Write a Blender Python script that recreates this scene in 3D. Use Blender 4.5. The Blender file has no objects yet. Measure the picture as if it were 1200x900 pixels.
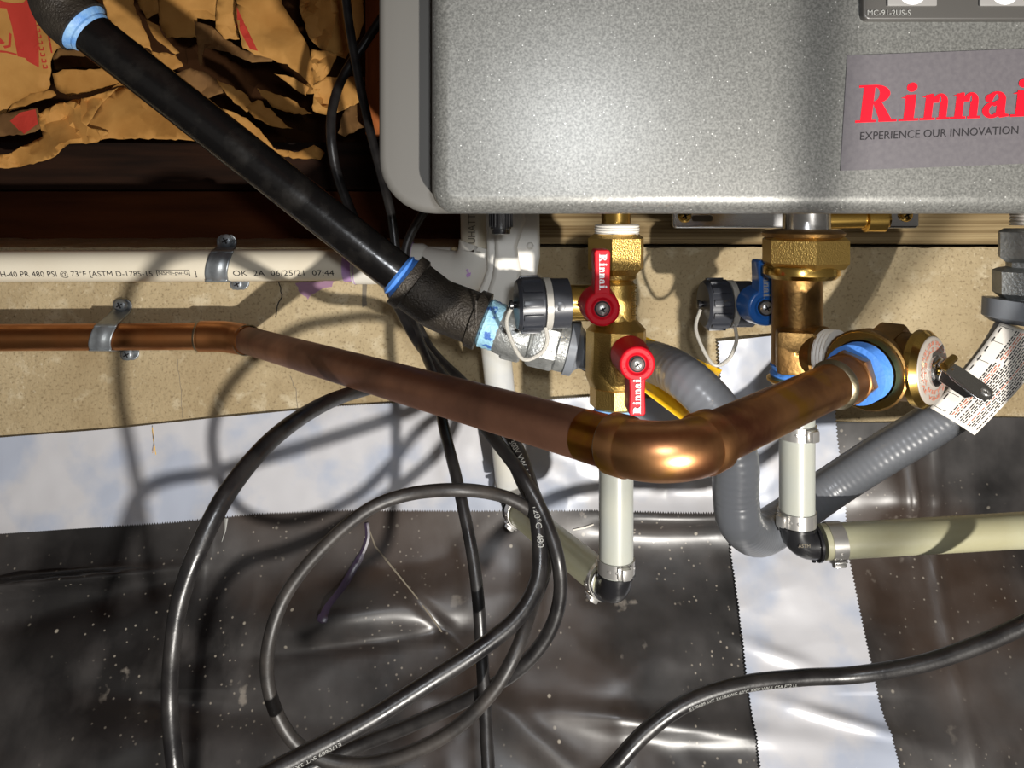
import bpy, bmesh, math, random
from mathutils import Vector, Matrix, noise
from mathutils.geometry import delaunay_2d_cdt
PI = math.pi
S = bpy.context.scene
COL = S.collection
# ------------------------------------------------------------------ camera
CAMY = -0.667
F = 900.0
HOR = 240.0
cam_d = bpy.data.cameras.new('camera')
cam = bpy.data.objects.new('camera', cam_d)
COL.objects.link(cam)
cam.location = (0, CAMY, 0)
cam.rotation_euler = (PI / 2, 0, 0)
cam_d.sensor_fit = 'HORIZONTAL'
cam_d.sensor_width = 36
cam_d.lens = 36 * F / 1200
cam_d.shift_y = -(450 - HOR) / 1200
cam_d.clip_start = 0.02
S.camera = cam
# ------------------------------------------------------------------ light
w = bpy.data.worlds.new('world')
S.world = w
w.use_nodes = True
w.node_tree.nodes['Background'].inputs[0].default_value = (1.0, 0.93, 0.85, 1)
w.node_tree.nodes['Background'].inputs[1].default_value = 0.11


def area(name, loc, target, size, power, color=(1, 1, 1)):
    l = bpy.data.lights.new(name, 'AREA')
    l.shape = 'DISK'
    l.size = size
    l.energy = power
    l.color = color
    o = bpy.data.objects.new(name, l)
    COL.objects.link(o)
    o.location = loc
    o.rotation_euler = (Vector(target) - Vector(loc)).to_track_quat('-Z', 'Y').to_euler()
    return o


area('work_light', (0.30, -1.11, -0.39), (0.0, 0, -0.08), 0.027, 17.0, (1, 0.955, 0.89))
area('phone_flash', (0.03, -0.69, 0.03), (0.0, 0, -0.15), 0.03, 1.0, (0.93, 0.96, 1))
S.view_settings.view_transform = 'Standard'
S.view_settings.look = 'None'
S.view_settings.exposure = 0.0
S.view_settings.gamma = 1.0
S.view_settings.use_curve_mapping = False


# ------------------------------------------------------------------ helpers
def P(px, py, D):
    return Vector(((px - 600) * D / F, D + CAMY, -(py - HOR) * D / F))


def lin(c):
    return tuple((x / 12.92 if x <= 0.04045 else ((x + 0.055) / 1.055) ** 2.4) for x in c)


def rgb(r, g, b):
    return lin((r / 255, g / 255, b / 255)) + (1,)


def tagit(o, label, cat, group=None, kind=None):
    o['label'] = label
    o['category'] = cat
    if group: o['group'] = group
    if kind: o['kind'] = kind
    return o


def thing(name, loc, label, cat, group=None):
    o = bpy.data.objects.new(name, None)
    o.empty_display_size = 0.01
    COL.objects.link(o)
    o.location = loc
    return tagit(o, label, cat, group)


def frame(axis, up=None):
    a = Vector(axis).normalized()
    u = Vector(up) if up else (Vector((0, 0, 1)) if abs(a.z) < 0.9 else Vector((1, 0, 0)))
    x = u.cross(a)
    x.normalize()
    y = a.cross(x)
    return x, y, a


def wpos(o):
    v = Vector((0, 0, 0))
    while o is not None:
        v = v + Vector(o.location)
        o = o.parent
    return v


class MB:
    def __init__(s):
        s.v = []
        s.f = []

    def add(s, vs, fs):
        n = len(s.v)
        s.v += [Vector(p) for p in vs]
        s.f += [tuple(i + n for i in f) for f in fs]

    def tube(s, pts, r, seg=16, caps=True):
        pts = [Vector(p) for p in pts]
        n = len(pts)
        rr = r if isinstance(r, (list, tuple)) else [r] * n
        t0 = (pts[1] - pts[0]).normalized()
        x, y, _ = frame(t0)
        vs = []
        fs = []
        for i in range(n):
            t = (pts[min(i + 1, n - 1)] - pts[max(i - 1, 0)]).normalized()
            x = (x - t * x.dot(t)).normalized()
            y = t.cross(x)
            for k in range(seg):
                a = 2 * PI * k / seg
                vs.append(pts[i] + (x * math.cos(a) + y * math.sin(a)) * rr[i])
        for i in range(n - 1):
            for k in range(seg):
                a = i * seg + k
                b = i * seg + (k + 1) % seg
                fs.append((a, b, b + seg, a + seg))
        if caps:
            fs.append(tuple(reversed(range(seg))))
            fs.append(tuple(range((n - 1) * seg, n * seg)))
        s.add(vs, fs)
        return s

    def lathe(s, p, axis, prof, seg=32, up=None, rot=0, caps=True):
        x, y, a = frame(axis, up)
        p = Vector(p)
        vs = []
        fs = []
        for h, r in prof:
            for k in range(seg):
                t = 2 * PI * k / seg + rot
                vs.append(p + a * h + (x * math.cos(t) + y * math.sin(t)) * r)
        n = len(prof)
        for i in range(n - 1):
            for k in range(seg):
                q = i * seg + k
                b = i * seg + (k + 1) % seg
                fs.append((q, b, b + seg, q + seg))
        if caps:
            fs.append(tuple(reversed(range(seg))))
            fs.append(tuple(range((n - 1) * seg, n * seg)))
        s.add(vs, fs)
        return s

    def hexn(s, p, axis, h, r, ch=0.0012, n=6, rot=0, up=None):
        return s.lathe(p, axis, [(0, r * .93), (ch, r), (h - ch, r), (h, r * .93)], seg=n, rot=rot, up=up)

    def box(s, c, size, R=None, bev=0.0, segs=2):
        bm = bmesh.new()
        bmesh.ops.create_cube(bm, size=1)
        for v in bm.verts:
            v.co = Vector((v.co.x * size[0], v.co.y * size[1], v.co.z * size[2]))
        if bev > 0:
            bmesh.ops.bevel(bm, geom=list(bm.edges), offset=bev, segments=segs, affect='EDGES', profile=0.6)
        bm.verts.index_update()
        c = Vector(c)
        vs = [(R @ v.co if R else v.co) + c for v in bm.verts]
        fs = [tuple(v.index for v in f.verts) for f in bm.faces]
        bm.free()
        s.add(vs, fs)
        return s

    def poly(s, pts2, o, u, v, depth=0.0, dvec=None):
        o, u, v = Vector(o), Vector(u), Vector(v)
        nrm = u.cross(v).normalized() if dvec is None else Vector(dvec)
        fr = [o + u * a + v * b for a, b in pts2]
        n = len(fr)
        if depth == 0:
            s.add(fr, [tuple(range(n))])
        else:
            bk = [q - nrm * depth for q in fr]
            s.add(fr + bk, [tuple(range(n)), tuple(reversed(range(n, 2 * n)))] +
                  [(i, i + n, (i + 1) % n + n, (i + 1) % n) for i in range(n)])
        return s

    def grid(s, fn, nu, nv):
        vs = [fn(i / nu, j / nv) for i in range(nu + 1) for j in range(nv + 1)]
        fs = [(i * (nv + 1) + j, (i + 1) * (nv + 1) + j, (i + 1) * (nv + 1) + j + 1, i * (nv + 1) + j + 1)
              for i in range(nu) for j in range(nv)]
        s.add(vs, fs)
        return s

    def build(s, name, m, parent=None, smooth=True, angle=35, kind=None, label=None, solid=0, recalc=True):
        me = bpy.data.meshes.new(name)
        o = bpy.data.objects.new(name, me)
        COL.objects.link(o)
        off = wpos(parent) if parent else Vector((0, 0, 0))
        if not parent:
            xs = [v.x for v in s.v]; ys = [v.y for v in s.v]; zs = [v.z for v in s.v]
            off = Vector(((min(xs) + max(xs)) / 2, (min(ys) + max(ys)) / 2, min(zs)))
            o.location = off
        me.from_pydata([tuple(v - off) for v in s.v], [], s.f)
        if recalc:
            bm = bmesh.new(); bm.from_mesh(me)
            bmesh.ops.remove_doubles(bm, verts=bm.verts, dist=1e-6)
            bmesh.ops.recalc_face_normals(bm, faces=bm.faces)
            bm.to_mesh(me); bm.free()
        if smooth:
            me.shade_smooth()
            me.set_sharp_from_angle(angle=math.radians(angle))
        me.materials.append(m)
        if parent: o.parent = parent
        if solid:
            md = o.modifiers.new('solid', 'SOLIDIFY'); md.thickness = solid; md.offset = 0
        if kind: o['kind'] = kind
        if label: o['label'] = label
        return o


def catmull(pts, n=10):
    pts = [Vector(p) for p in pts]
    out = []
    for i in range(len(pts) - 1):
        p0 = pts[max(i - 1, 0)]; p1 = pts[i]; p2 = pts[i + 1]; p3 = pts[min(i + 2, len(pts) - 1)]
        for k in range(n):
            t = k / n
            out.append(0.5 * ((2 * p1) + (p2 - p0) * t + (2 * p0 - 5 * p1 + 4 * p2 - p3) * t * t +
                              (3 * p1 - p0 - 3 * p2 + p3) * t ** 3))
    out.append(pts[-1])
    return out


def arc_bend(a, c, b, r, n=10):
    """points rounding the corner a-c-b with radius r"""
    a, c, b = Vector(a), Vector(c), Vector(b)
    d1 = (a - c).normalized(); d2 = (b - c).normalized()
    ang = d1.angle(d2)
    t = r / math.tan(ang / 2)
    cen = c + (d1 + d2).normalized() * (r / math.sin(ang / 2))
    p1 = c + d1 * t - cen; p2 = c + d2 * t - cen
    tot = p1.angle(p2); ax = p1.cross(p2).normalized()
    return [cen + Matrix.Rotation(tot * i / n, 3, ax) @ p1 for i in range(n + 1)]


# ------------------------------------------------------------------ materials
def mat(name, col, rough=0.5, metal=0.0, col2=None, nscale=40, nstr=(0.35, 0.65), bump=0.0, bscale=200,
        bdet=4, coat=0.0, spec=0.5, trans=0.0, rough2=None, sss=0.0, aniso=None, ior=1.5):
    m = bpy.data.materials.new(name)
    m.use_nodes = True
    nt = m.node_tree
    b = nt.nodes['Principled BSDF']
    b.inputs['Base Color'].default_value = col
    b.inputs['Roughness'].default_value = rough
    b.inputs['Metallic'].default_value = metal
    b.inputs['Specular IOR Level'].default_value = spec
    b.inputs['Coat Weight'].default_value = coat
    b.inputs['Transmission Weight'].default_value = trans
    b.inputs['IOR'].default_value = ior
    if sss:
        b.inputs['Subsurface Weight'].default_value = sss
        b.inputs['Subsurface Radius'].default_value = (0.01, 0.01, 0.01)
        b.inputs['Subsurface Scale'].default_value = 0.5
    tc = nt.nodes.new('ShaderNodeTexCoord')
    mp = nt.nodes.new('ShaderNodeMapping')
    nt.links.new(tc.outputs['Object'], mp.inputs[0])
    if aniso: mp.inputs['Scale'].default_value = aniso
    if col2 is not None or rough2 is not None:
        n = nt.nodes.new('ShaderNodeTexNoise')
        n.inputs['Scale'].default_value = nscale
        n.inputs['Detail'].default_value = 6
        nt.links.new(mp.outputs[0], n.inputs['Vector'])
        r = nt.nodes.new('ShaderNodeMapRange')
        r.inputs['From Min'].default_value = nstr[0]
        r.inputs['From Max'].default_value = nstr[1]
        nt.links.new(n.outputs['Fac'], r.inputs['Value'])
        if col2 is not None:
            x = nt.nodes.new('ShaderNodeMix'); x.data_type = 'RGBA'
            x.inputs[6].default_value = col; x.inputs[7].default_value = col2
            nt.links.new(r.outputs[0], x.inputs[0])
            nt.links.new(x.outputs[2], b.inputs['Base Color'])
        if rough2 is not None:
            y = nt.nodes.new('ShaderNodeMapRange')
            y.inputs['To Min'].default_value = rough; y.inputs['To Max'].default_value = rough2
            nt.links.new(r.outputs[0], y.inputs['Value'])
            nt.links.new(y.outputs[0], b.inputs['Roughness'])
    if bump:
        n2 = nt.nodes.new('ShaderNodeTexNoise')
        n2.inputs['Scale'].default_value = bscale
        n2.inputs['Detail'].default_value = bdet
        nt.links.new(mp.outputs[0], n2.inputs['Vector'])
        bp = nt.nodes.new('ShaderNodeBump')
        bp.inputs['Strength'].default_value = bump
        bp.inputs['Distance'].default_value = 0.001
        nt.links.new(n2.outputs['Fac'], bp.inputs['Height'])
        nt.links.new(bp.outputs[0], b.inputs['Normal'])
    return m


def overlay(m, kind, scale, lo, hi, color, fac=1.0, vec_scale=None, thr2=None):
    """mix a second colour over the base colour where a noise/voronoi passes a threshold"""
    nt = m.node_tree
    b = nt.nodes['Principled BSDF']
    tc = nt.nodes.new('ShaderNodeTexCoord')
    mp = nt.nodes.new('ShaderNodeMapping')
    if vec_scale: mp.inputs['Scale'].default_value = vec_scale
    nt.links.new(tc.outputs['Object'], mp.inputs[0])
    if kind == 'noise':
        n = nt.nodes.new('ShaderNodeTexNoise'); n.inputs['Detail'].default_value = 5
        out = n.outputs['Fac']
    else:
        n = nt.nodes.new('ShaderNodeTexVoronoi')
        out = n.outputs['Distance']
    n.inputs['Scale'].default_value = scale
    nt.links.new(mp.outputs[0], n.inputs['Vector'])
    r = nt.nodes.new('ShaderNodeMapRange')
    r.inputs['From Min'].default_value = lo; r.inputs['From Max'].default_value = hi
    r.inputs['To Max'].default_value = fac
    nt.links.new(out, r.inputs['Value'])
    f = r.outputs[0]
    if thr2:  # multiply by a large scale mask
        n3 = nt.nodes.new('ShaderNodeTexNoise'); n3.inputs['Scale'].default_value = thr2[0]
        nt.links.new(mp.outputs[0], n3.inputs['Vector'])
        r3 = nt.nodes.new('ShaderNodeMapRange')
        r3.inputs['From Min'].default_value = thr2[1]; r3.inputs['From Max'].default_value = thr2[2]
        nt.links.new(n3.outputs['Fac'], r3.inputs['Value'])
        mu = nt.nodes.new('ShaderNodeMath'); mu.operation = 'MULTIPLY'
        nt.links.new(f, mu.inputs[0]); nt.links.new(r3.outputs[0], mu.inputs[1])
        f = mu.outputs[0]
    x = nt.nodes.new('ShaderNodeMix'); x.data_type = 'RGBA'
    prev = b.inputs['Base Color'].links[0].from_socket if b.inputs['Base Color'].links else None
    if prev: nt.links.new(prev, x.inputs[6])
    else: x.inputs[6].default_value = b.inputs['Base Color'].default_value
    x.inputs[7].default_value = color
    nt.links.new(f, x.inputs[0])
    nt.links.new(x.outputs[2], b.inputs['Base Color'])
    return m


M = {}
M['concrete'] = mat('concrete', rgb(184, 167, 134), 0.92, col2=rgb(156, 138, 106), nscale=9, bump=1.0, bscale=260, bdet=8, spec=0.2)
overlay(M['concrete'], 'noise', 60, 0.56, 0.72, rgb(210, 198, 170), 0.6)
overlay(M['concrete'], 'noise', 420, 0.54, 0.70, rgb(112, 96, 70), 0.6)
overlay(M['concrete'], 'noise', 300, 0.60, 0.70, rgb(216, 204, 176), 0.5, thr2=(10, .45, .6))
overlay(M['concrete'], 'noise', 22, 0.55, 0.75, rgb(140, 120, 88), 0.5)
overlay(M['concrete'], 'voronoi', 55, 0.07, 0.04, rgb(90, 74, 52), 0.7, thr2=(14, 0.5, 0.6))
M['gray_wood'] = mat('weathered_wood', rgb(172, 152, 114), 0.8, col2=rgb(108, 88, 58), nscale=3.0, nstr=(0.3, 0.62),
                     aniso=(1.2, 130, 130), bump=0.8, bscale=4, spec=0.2)
M['dark_wood'] = mat('dark_timber', rgb(46, 28, 18), 0.85, col2=rgb(22, 14, 10), nscale=6, aniso=(1, 12, 12), bump=0.4, bscale=30, spec=0.15)
M['red_wood'] = mat('red_brown_timber', rgb(92, 48, 22), 0.8, col2=rgb(68, 34, 15), nscale=5, aniso=(1, 10, 10), bump=0.3, bscale=30, spec=0.15)
M['stud_wood'] = mat('orange_timber', rgb(168, 96, 48), 0.75, col2=rgb(120, 62, 28), nscale=6, aniso=(10, 10, 1), bump=0.3, bscale=30, spec=0.2)
M['paper'] = mat('kraft_paper', rgb(194, 144, 78), 0.75, col2=rgb(174, 124, 62), nscale=25, bump=0.35, bscale=120, spec=0.25)
M['paper_dark'] = mat('kraft_paper_grey_shade', rgb(140, 104, 62), 0.85, col2=rgb(104, 74, 44), nscale=20, bump=0.35, bscale=120, spec=0.2)  # darker kraft: greyish paper, and shade painted into the hollow folds
M['print_red'] = mat('red_ink', rgb(190, 62, 50), 0.7, spec=0.2)
M['black_poly'] = mat('black_polythene', rgb(30, 29, 29), 0.30, col2=rgb(72, 69, 68), nscale=11, nstr=(0.4, 0.75), rough2=0.48, bump=0.08, bscale=60, spec=0.6)
overlay(M['black_poly'], 'noise', 26, 0.5, 0.75, rgb(104, 100, 98), 0.5, vec_scale=(1, 1, .35), thr2=(6, .42, .6))
overlay(M['black_poly'], 'noise', 5, 0.5, 0.66, rgb(58, 42, 30), 0.65)
overlay(M['black_poly'], 'voronoi', 150, 0.16, 0.09, rgb(150, 142, 130), 0.75, thr2=(13, 0.44, 0.6))
overlay(M['black_poly'], 'voronoi', 62, 0.11, 0.06, rgb(170, 162, 148), 0.8, thr2=(16, 0.5, 0.6))
overlay(M['black_poly'], 'noise', 45, 0.66, 0.72, rgb(150, 142, 132), 0.55, thr2=(7, .5, .62))
M['tape'] = mat('white_tape', rgb(188, 188, 192), 0.34, col2=rgb(166, 173, 188), nscale=18, nstr=(0.45, 0.6), bump=0.12, bscale=60, spec=0.5)
M['cond'] = mat('smooth_grey_paint', rgb(92, 90, 86), 0.5, spec=0.3)
M['pvc'] = mat('white_pvc', rgb(232, 224, 204), 0.35, col2=rgb(222, 212, 190), nscale=12, spec=0.5)
M['white_plastic'] = mat('white_plastic', rgb(226, 222, 212), 0.4, spec=0.5)
M['purple'] = mat('purple_primer', rgb(176, 120, 196), 0.4, col2=rgb(206, 176, 214), nscale=60)
M['purple_dk'] = mat('dark_purple_primer', rgb(58, 48, 66), 0.3)
M['wall_purple'] = mat('faded_purple', rgb(150, 118, 140), 0.9, spec=0.1)
M['back_paper'] = mat('shaded_kraft_paper', rgb(62, 38, 20), 0.9, bump=0.3, bscale=100, spec=0.1)  # dark brown puts the shade of the gaps into the colour
M['copper'] = mat('copper', rgb(186, 120, 78), 0.34, 1.0, col2=rgb(150, 88, 56), nscale=18, aniso=(1, 1, 1), rough2=0.5, bump=0.08, bscale=150)
overlay(M['copper'], 'noise', 55, 0.6, 0.72, rgb(110, 62, 42), 0.6)
M['copper_wall'] = mat('bright_copper', rgb(204, 140, 88), 0.36, 1.0, col2=rgb(170, 108, 62), nscale=30, rough2=0.45, bump=0.06, bscale=150)
M['copper_dull'] = mat('dull_copper', rgb(166, 120, 96), 0.46, 0.9, col2=rgb(114, 82, 66), nscale=22, rough2=0.55, bump=0.08, bscale=200)
M['copper_heat'] = mat('heat_tinted_copper', rgb(204, 148, 98), 0.34, 1.0, col2=rgb(132, 80, 56), nscale=22, nstr=(0.42, 0.6), rough2=0.38, bump=0.1, bscale=60)
overlay(M['copper_heat'], 'noise', 40, 0.55, 0.68, rgb(206, 152, 40), 0.75)
M['copper_tint'] = mat('golden_copper', rgb(206, 150, 44), 0.3, 1.0, col2=rgb(170, 84, 60), nscale=50)
M['solder'] = mat('solder', rgb(150, 140, 116), 0.4, 1.0, bump=0.3, bscale=300)
M['brass'] = mat('cast_brass', rgb(204, 170, 98), 0.36, 1.0, bump=0.35, bscale=1200, bdet=2)
M['brass_smooth'] = mat('machined_brass', rgb(216, 178, 96), 0.22, 1.0)
M['brass_dark'] = mat('tarnished_brass', rgb(160, 126, 76), 0.42, 1.0, col2=rgb(112, 84, 50), nscale=60, bump=0.2, bscale=400)
M['chrome'] = mat('zinc_plated_steel', rgb(214, 214, 214), 0.2, 1.0)
M['galv'] = mat('galvanised_steel', rgb(150, 156, 160), 0.38, 0.55, col2=rgb(128, 132, 136), nscale=120, bump=0.1, bscale=300)
M['zinc'] = mat('cast_zinc', rgb(176, 178, 176), 0.42, 0.6, col2=rgb(150, 152, 150), nscale=160, bump=0.6, bscale=500)
M['steel'] = mat('stainless_steel', rgb(190, 188, 184), 0.3, 0.75)
M['iron'] = mat('black_iron', rgb(16, 15, 15), 0.22, 0.0, col2=rgb(26, 24, 22), nscale=60, nstr=(0.5, 0.7), rough2=0.38, bump=0.12, bscale=250, spec=0.55)
M['iron_cast'] = mat('cast_iron', rgb(66, 60, 52), 0.5, 0.4, col2=rgb(50, 45, 40), nscale=80, bump=0.9, bscale=700, bdet=3)
M['blue_tape'] = mat('blue_pipe_tape', rgb(90, 146, 214), 0.5, col2=rgb(150, 190, 226), nscale=90, bump=0.5, bscale=400)
M['blue_tape2'] = mat('bright_blue_tape', rgb(74, 132, 214), 0.5, bump=0.5, bscale=400)
M['blue_dope'] = mat('blue_thread_sealant', rgb(150, 196, 216), 0.5, col2=rgb(70, 110, 180), nscale=140, nstr=(0.55, 0.6), bump=0.8, bscale=500)
M['teflon'] = mat('white_thread_tape', rgb(226, 222, 214), 0.5)
M['red'] = mat('red_enamel', rgb(188, 12, 30), 0.5, spec=.2)
M['blue'] = mat('blue_enamel', rgb(36, 100, 180), 0.3, coat=0.3)
M['white_ink'] = mat('white_ink', rgb(235, 235, 235), 0.6)
M['gray_ink'] = mat('grey_ink', rgb(150, 150, 146), 0.6)
M['black_ink'] = mat('black_ink', rgb(40, 38, 40), 0.7, spec=0.2)
M['text_gray'] = mat('engraved_grey', rgb(120, 112, 98), 0.7, spec=0.2)
M['capgray'] = mat('dark_grey_plastic', rgb(52, 54, 60), 0.34)
M['capblack'] = mat('black_plastic', rgb(30, 30, 32), 0.25)
M['rubber'] = mat('black_cable_sheath', rgb(22, 21, 22), 0.28, col2=rgb(36, 34, 33), nscale=70, rough2=0.42, bump=0.1, bscale=400, spec=0.55)
M['rubber_dusty'] = mat('dusty_cable_sheath', rgb(54, 50, 47), 0.45, col2=rgb(34, 32, 31), nscale=70, bump=0.1, bscale=400)
M['clear'] = mat('clear_strap', rgb(214, 210, 200), 0.3, trans=0.35, sss=0.2)
M['pex'] = mat('milky_plastic_pipe', rgb(172, 172, 158), 0.33, col2=rgb(160, 166, 166), nscale=12, sss=0.35)
M['pex_pipe'] = mat('cream_plastic_pipe', rgb(172, 172, 148), 0.38, col2=rgb(158, 154, 124), nscale=14, sss=0.3)
M['pex_frost'] = mat('frosted_plastic_pipe', rgb(206, 204, 194), 0.4, col2=rgb(190, 192, 192), nscale=30, sss=0.3)
M['hose'] = mat('grey_hose_coating', rgb(112, 115, 120), 0.3, coat=0.0)
M['hose_nut'] = mat('grey_coated_collar', rgb(120, 124, 130), 0.3)
M['yellow'] = mat('yellow_tag', rgb(236, 184, 24), 0.45)
M['tagwhite'] = mat('paper_tag', rgb(232, 226, 216), 0.55)
M['plate'] = mat('aluminium_plate', rgb(170, 162, 152), 0.45, 0.2)
M['ink_red'] = mat('orange_red_ink', rgb(196, 110, 84), 0.6)
M['badge'] = mat('badge_grey', rgb(86, 82, 86), 0.5, col2=rgb(94, 90, 93), nscale=400)
M['panel'] = mat('panel_grey', rgb(72, 70, 67), 0.35)
M['button'] = mat('button_grey', rgb(134, 132, 129), 0.4)
M['rinnai_red'] = mat('logo_red', rgb(222, 8, 34), 0.5, spec=.25)
M['dirt'] = mat('damp_soil', rgb(70, 54, 40), 0.95, col2=rgb(46, 36, 28), nscale=20, bump=1, bscale=90)


def speckle_paint():
    m = mat('speckled_metallic_paint', rgb(146, 146, 142), 0.40, 0.3, spec=0.5)
    nt = m.node_tree; b = nt.nodes['Principled BSDF']
    tc = nt.nodes.new('ShaderNodeTexCoord')
    n = nt.nodes.new('ShaderNodeTexNoise'); n.inputs['Scale'].default_value = 900; n.inputs['Detail'].default_value = 3
    nt.links.new(tc.outputs['Object'], n.inputs['Vector'])
    r = nt.nodes.new('ShaderNodeMapRange'); r.inputs['From Min'].default_value = 0.35; r.inputs['From Max'].default_value = 0.68
    nt.links.new(n.outputs['Fac'], r.inputs['Value'])
    x = nt.nodes.new('ShaderNodeMix'); x.data_type = 'RGBA'
    x.inputs[6].default_value = rgb(90, 90, 87); x.inputs[7].default_value = rgb(122, 122, 118)
    nt.links.new(r.outputs[0], x.inputs[0])
    v = nt.nodes.new('ShaderNodeTexVoronoi'); v.inputs['Scale'].default_value = 560
    nt.links.new(tc.outputs['Object'], v.inputs['Vector'])
    r2 = nt.nodes.new('ShaderNodeMapRange'); r2.inputs['From Min'].default_value = 0.20; r2.inputs['From Max'].default_value = 0.10
    nt.links.new(v.outputs['Distance'], r2.inputs['Value'])
    sx = nt.nodes.new('ShaderNodeSeparateColor'); nt.links.new(v.outputs['Color'], sx.inputs[0])
    r3 = nt.nodes.new('ShaderNodeMapRange'); r3.inputs['From Min'].default_value = 0.80; r3.inputs['From Max'].default_value = 0.95
    nt.links.new(sx.outputs[0], r3.inputs['Value'])
    mu = nt.nodes.new('ShaderNodeMath'); mu.operation = 'MULTIPLY'
    nt.links.new(r2.outputs[0], mu.inputs[0]); nt.links.new(r3.outputs[0], mu.inputs[1])
    y = nt.nodes.new('ShaderNodeMix'); y.data_type = 'RGBA'
    nt.links.new(x.outputs[2], y.inputs[6]); y.inputs[7].default_value = rgb(196, 196, 192)
    nt.links.new(mu.outputs[0], y.inputs[0])
    nt.links.new(y.outputs[2], b.inputs['Base Color'])
    return m


M['speckle'] = speckle_paint()


# ------------------------------------------------------------------ writing
def text_data(txt, size, spacing=1.0, fine=0):
    c = bpy.data.curves.new('t', 'FONT')
    c.body = txt; c.size = size; c.resolution_u = 3; c.align_x = 'LEFT'; c.space_character = spacing
    o = bpy.data.objects.new('t', c)
    COL.objects.link(o)
    bpy.context.view_layer.update()
    me = bpy.data.meshes.new_from_object(o.evaluated_get(bpy.context.evaluated_depsgraph_get()))
    vs = [v.co.copy() for v in me.vertices]
    fs = [tuple(p.vertices) for p in me.polygons]
    if fine:
        bm = bmesh.new(); bm.from_mesh(me)
        bmesh.ops.triangulate(bm, faces=bm.faces)
        for _ in range(3):
            es = [e for e in bm.edges if e.calc_length() > fine]
            if not es: break
            bmesh.ops.subdivide_edges(bm, edges=es, cuts=1)
            bmesh.ops.triangulate(bm, faces=bm.faces)
        bm.verts.index_update()
        vs = [v.co.copy() for v in bm.verts]; fs = [tuple(v.index for v in f.verts) for f in bm.faces]
        bm.free()
    bpy.data.objects.remove(o); bpy.data.curves.remove(c); bpy.data.meshes.remove(me)
    return vs, fs


def text_flat(name, txt, size, o, u, v, m, parent, xs=1.0, spacing=1.0, center=False):
    vs, fs = text_data(txt, size, spacing)
    o, u, v = Vector(o), Vector(u).normalized(), Vector(v).normalized()
    cx = (max(p.x for p in vs) + min(p.x for p in vs)) / 2 if center else 0
    mb = MB()
    mb.add([o + u * ((p.x - cx) * xs) + v * p.y for p in vs], fs)
    return mb.build(name, m, parent, smooth=False, recalc=False)


def text_tube(name, txt, size, path, r, ang, m, parent, s0=0.0, xs=1.0, flip=False, spacing=1.0):
    """wrap a line of text along a tube (path = dense points)"""
    vs, fs = text_data(txt, size, spacing, fine=size * .28)
    L = [0]
    for i in range(1, len(path)): L.append(L[-1] + (path[i] - path[i - 1]).length)

    def at(s):
        s = max(0, min(L[-1] - 1e-6, s))
        i = 0
        while L[i + 1] < s: i += 1
        t = (s - L[i]) / (L[i + 1] - L[i])
        d = (path[min(i + 1, len(path) - 1)] - path[i]).normalized()
        return path[i].lerp(path[i + 1], t), d
    mb = MB()
    out = []
    mid = size * 0.35
    for q in vs:
        p, d = at(s0 + q.x * xs)
        side = d.cross(Vector((0, 1, 0))).normalized()   # perpendicular in the picture plane
        if side.z < 0: side = -side
        fwd = side.cross(d)
        if fwd.y > 0: fwd = -fwd
        a = ang + (q.y - mid) / r * (-1 if flip else 1)
        out.append(p + (fwd * math.cos(a) + side * math.sin(a)) * (r + 0.00022))
    mb.add(out, fs)
    return mb.build(name, m, parent, smooth=False, recalc=False)


def ell(cx, cy, rx, ry, a0, a1, n=14):
    return [(cx + rx * math.cos(math.radians(a0 + (a1 - a0) * i / n)), cy + ry * math.sin(math.radians(a0 + (a1 - a0) * i / n))) for i in range(n + 1)]


def ring(cx, cy, ro, ri, a0, a1, n=14, dx=0):
    o = ell(cx, cy, ro[0], ro[1], a0, a1, n)
    i = [(x + dx, y) for x, y in ell(cx, cy, ri[0], ri[1], a0, a1, n)]
    return [[o[k], o[k + 1], i[k + 1], i[k]] for k in range(n)]


def R_(x0, y0, x1, y1): return [[(x0, y0), (x1, y0), (x1, y1), (x0, y1)]]


def glyphs():
    g = {}
    g['R'] = (1.10, R_(.13, 0, .43, 1) + R_(.0, 0, .56, .06) + R_(.0, .94, .45, 1) + ring(.43, .745, (.42, .255), (.14, .19), -90, 90) +
              [[(.42, .52), (.64, .54), (1.0, .0), (.66, .0)]] + R_(.62, 0, 1.1, .06))
    g['i'] = (.54, R_(.13, 0, .40, .70) + R_(0, 0, .53, .06) + [[(.0, .62), (.2, .60), (.40, .70), (.28, .70)]] + [ell(.265, .90, .14, .125, 0, 360, 20)])
    g['n'] = (.98, R_(.13, 0, .38, .68) + R_(0, 0, .49, .06) + [[(.0, .62), (.2, .60), (.38, .70), (.28, .70)]] +
              ring(.60, .46, (.25, .24), (.04, .16), 0, 180) + R_(.60, 0, .85, .46) + R_(.54, 0, .96, .06))
    g['a'] = (.86, R_(.46, .06, .72, .48) + ring(.42, .48, (.30, .22), (.08, .15), 0, 160) + [ell(.20, .52, .13, .11, 0, 360, 14)] +
              ring(.33, .20, (.31, .215), (.10, .13), 50, 330, 20) + [[(.3, .40), (.52, .48), (.52, .36), (.36, .30)]] +
              [[(.46, .1), (.58, -.01), (.86, .02), (.86, .07), (.74, .09), (.72, .2)]])
    g['.'] = (.2, [ell(.08, .06, .07, .07, 0, 360, 10)])
    return g


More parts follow.
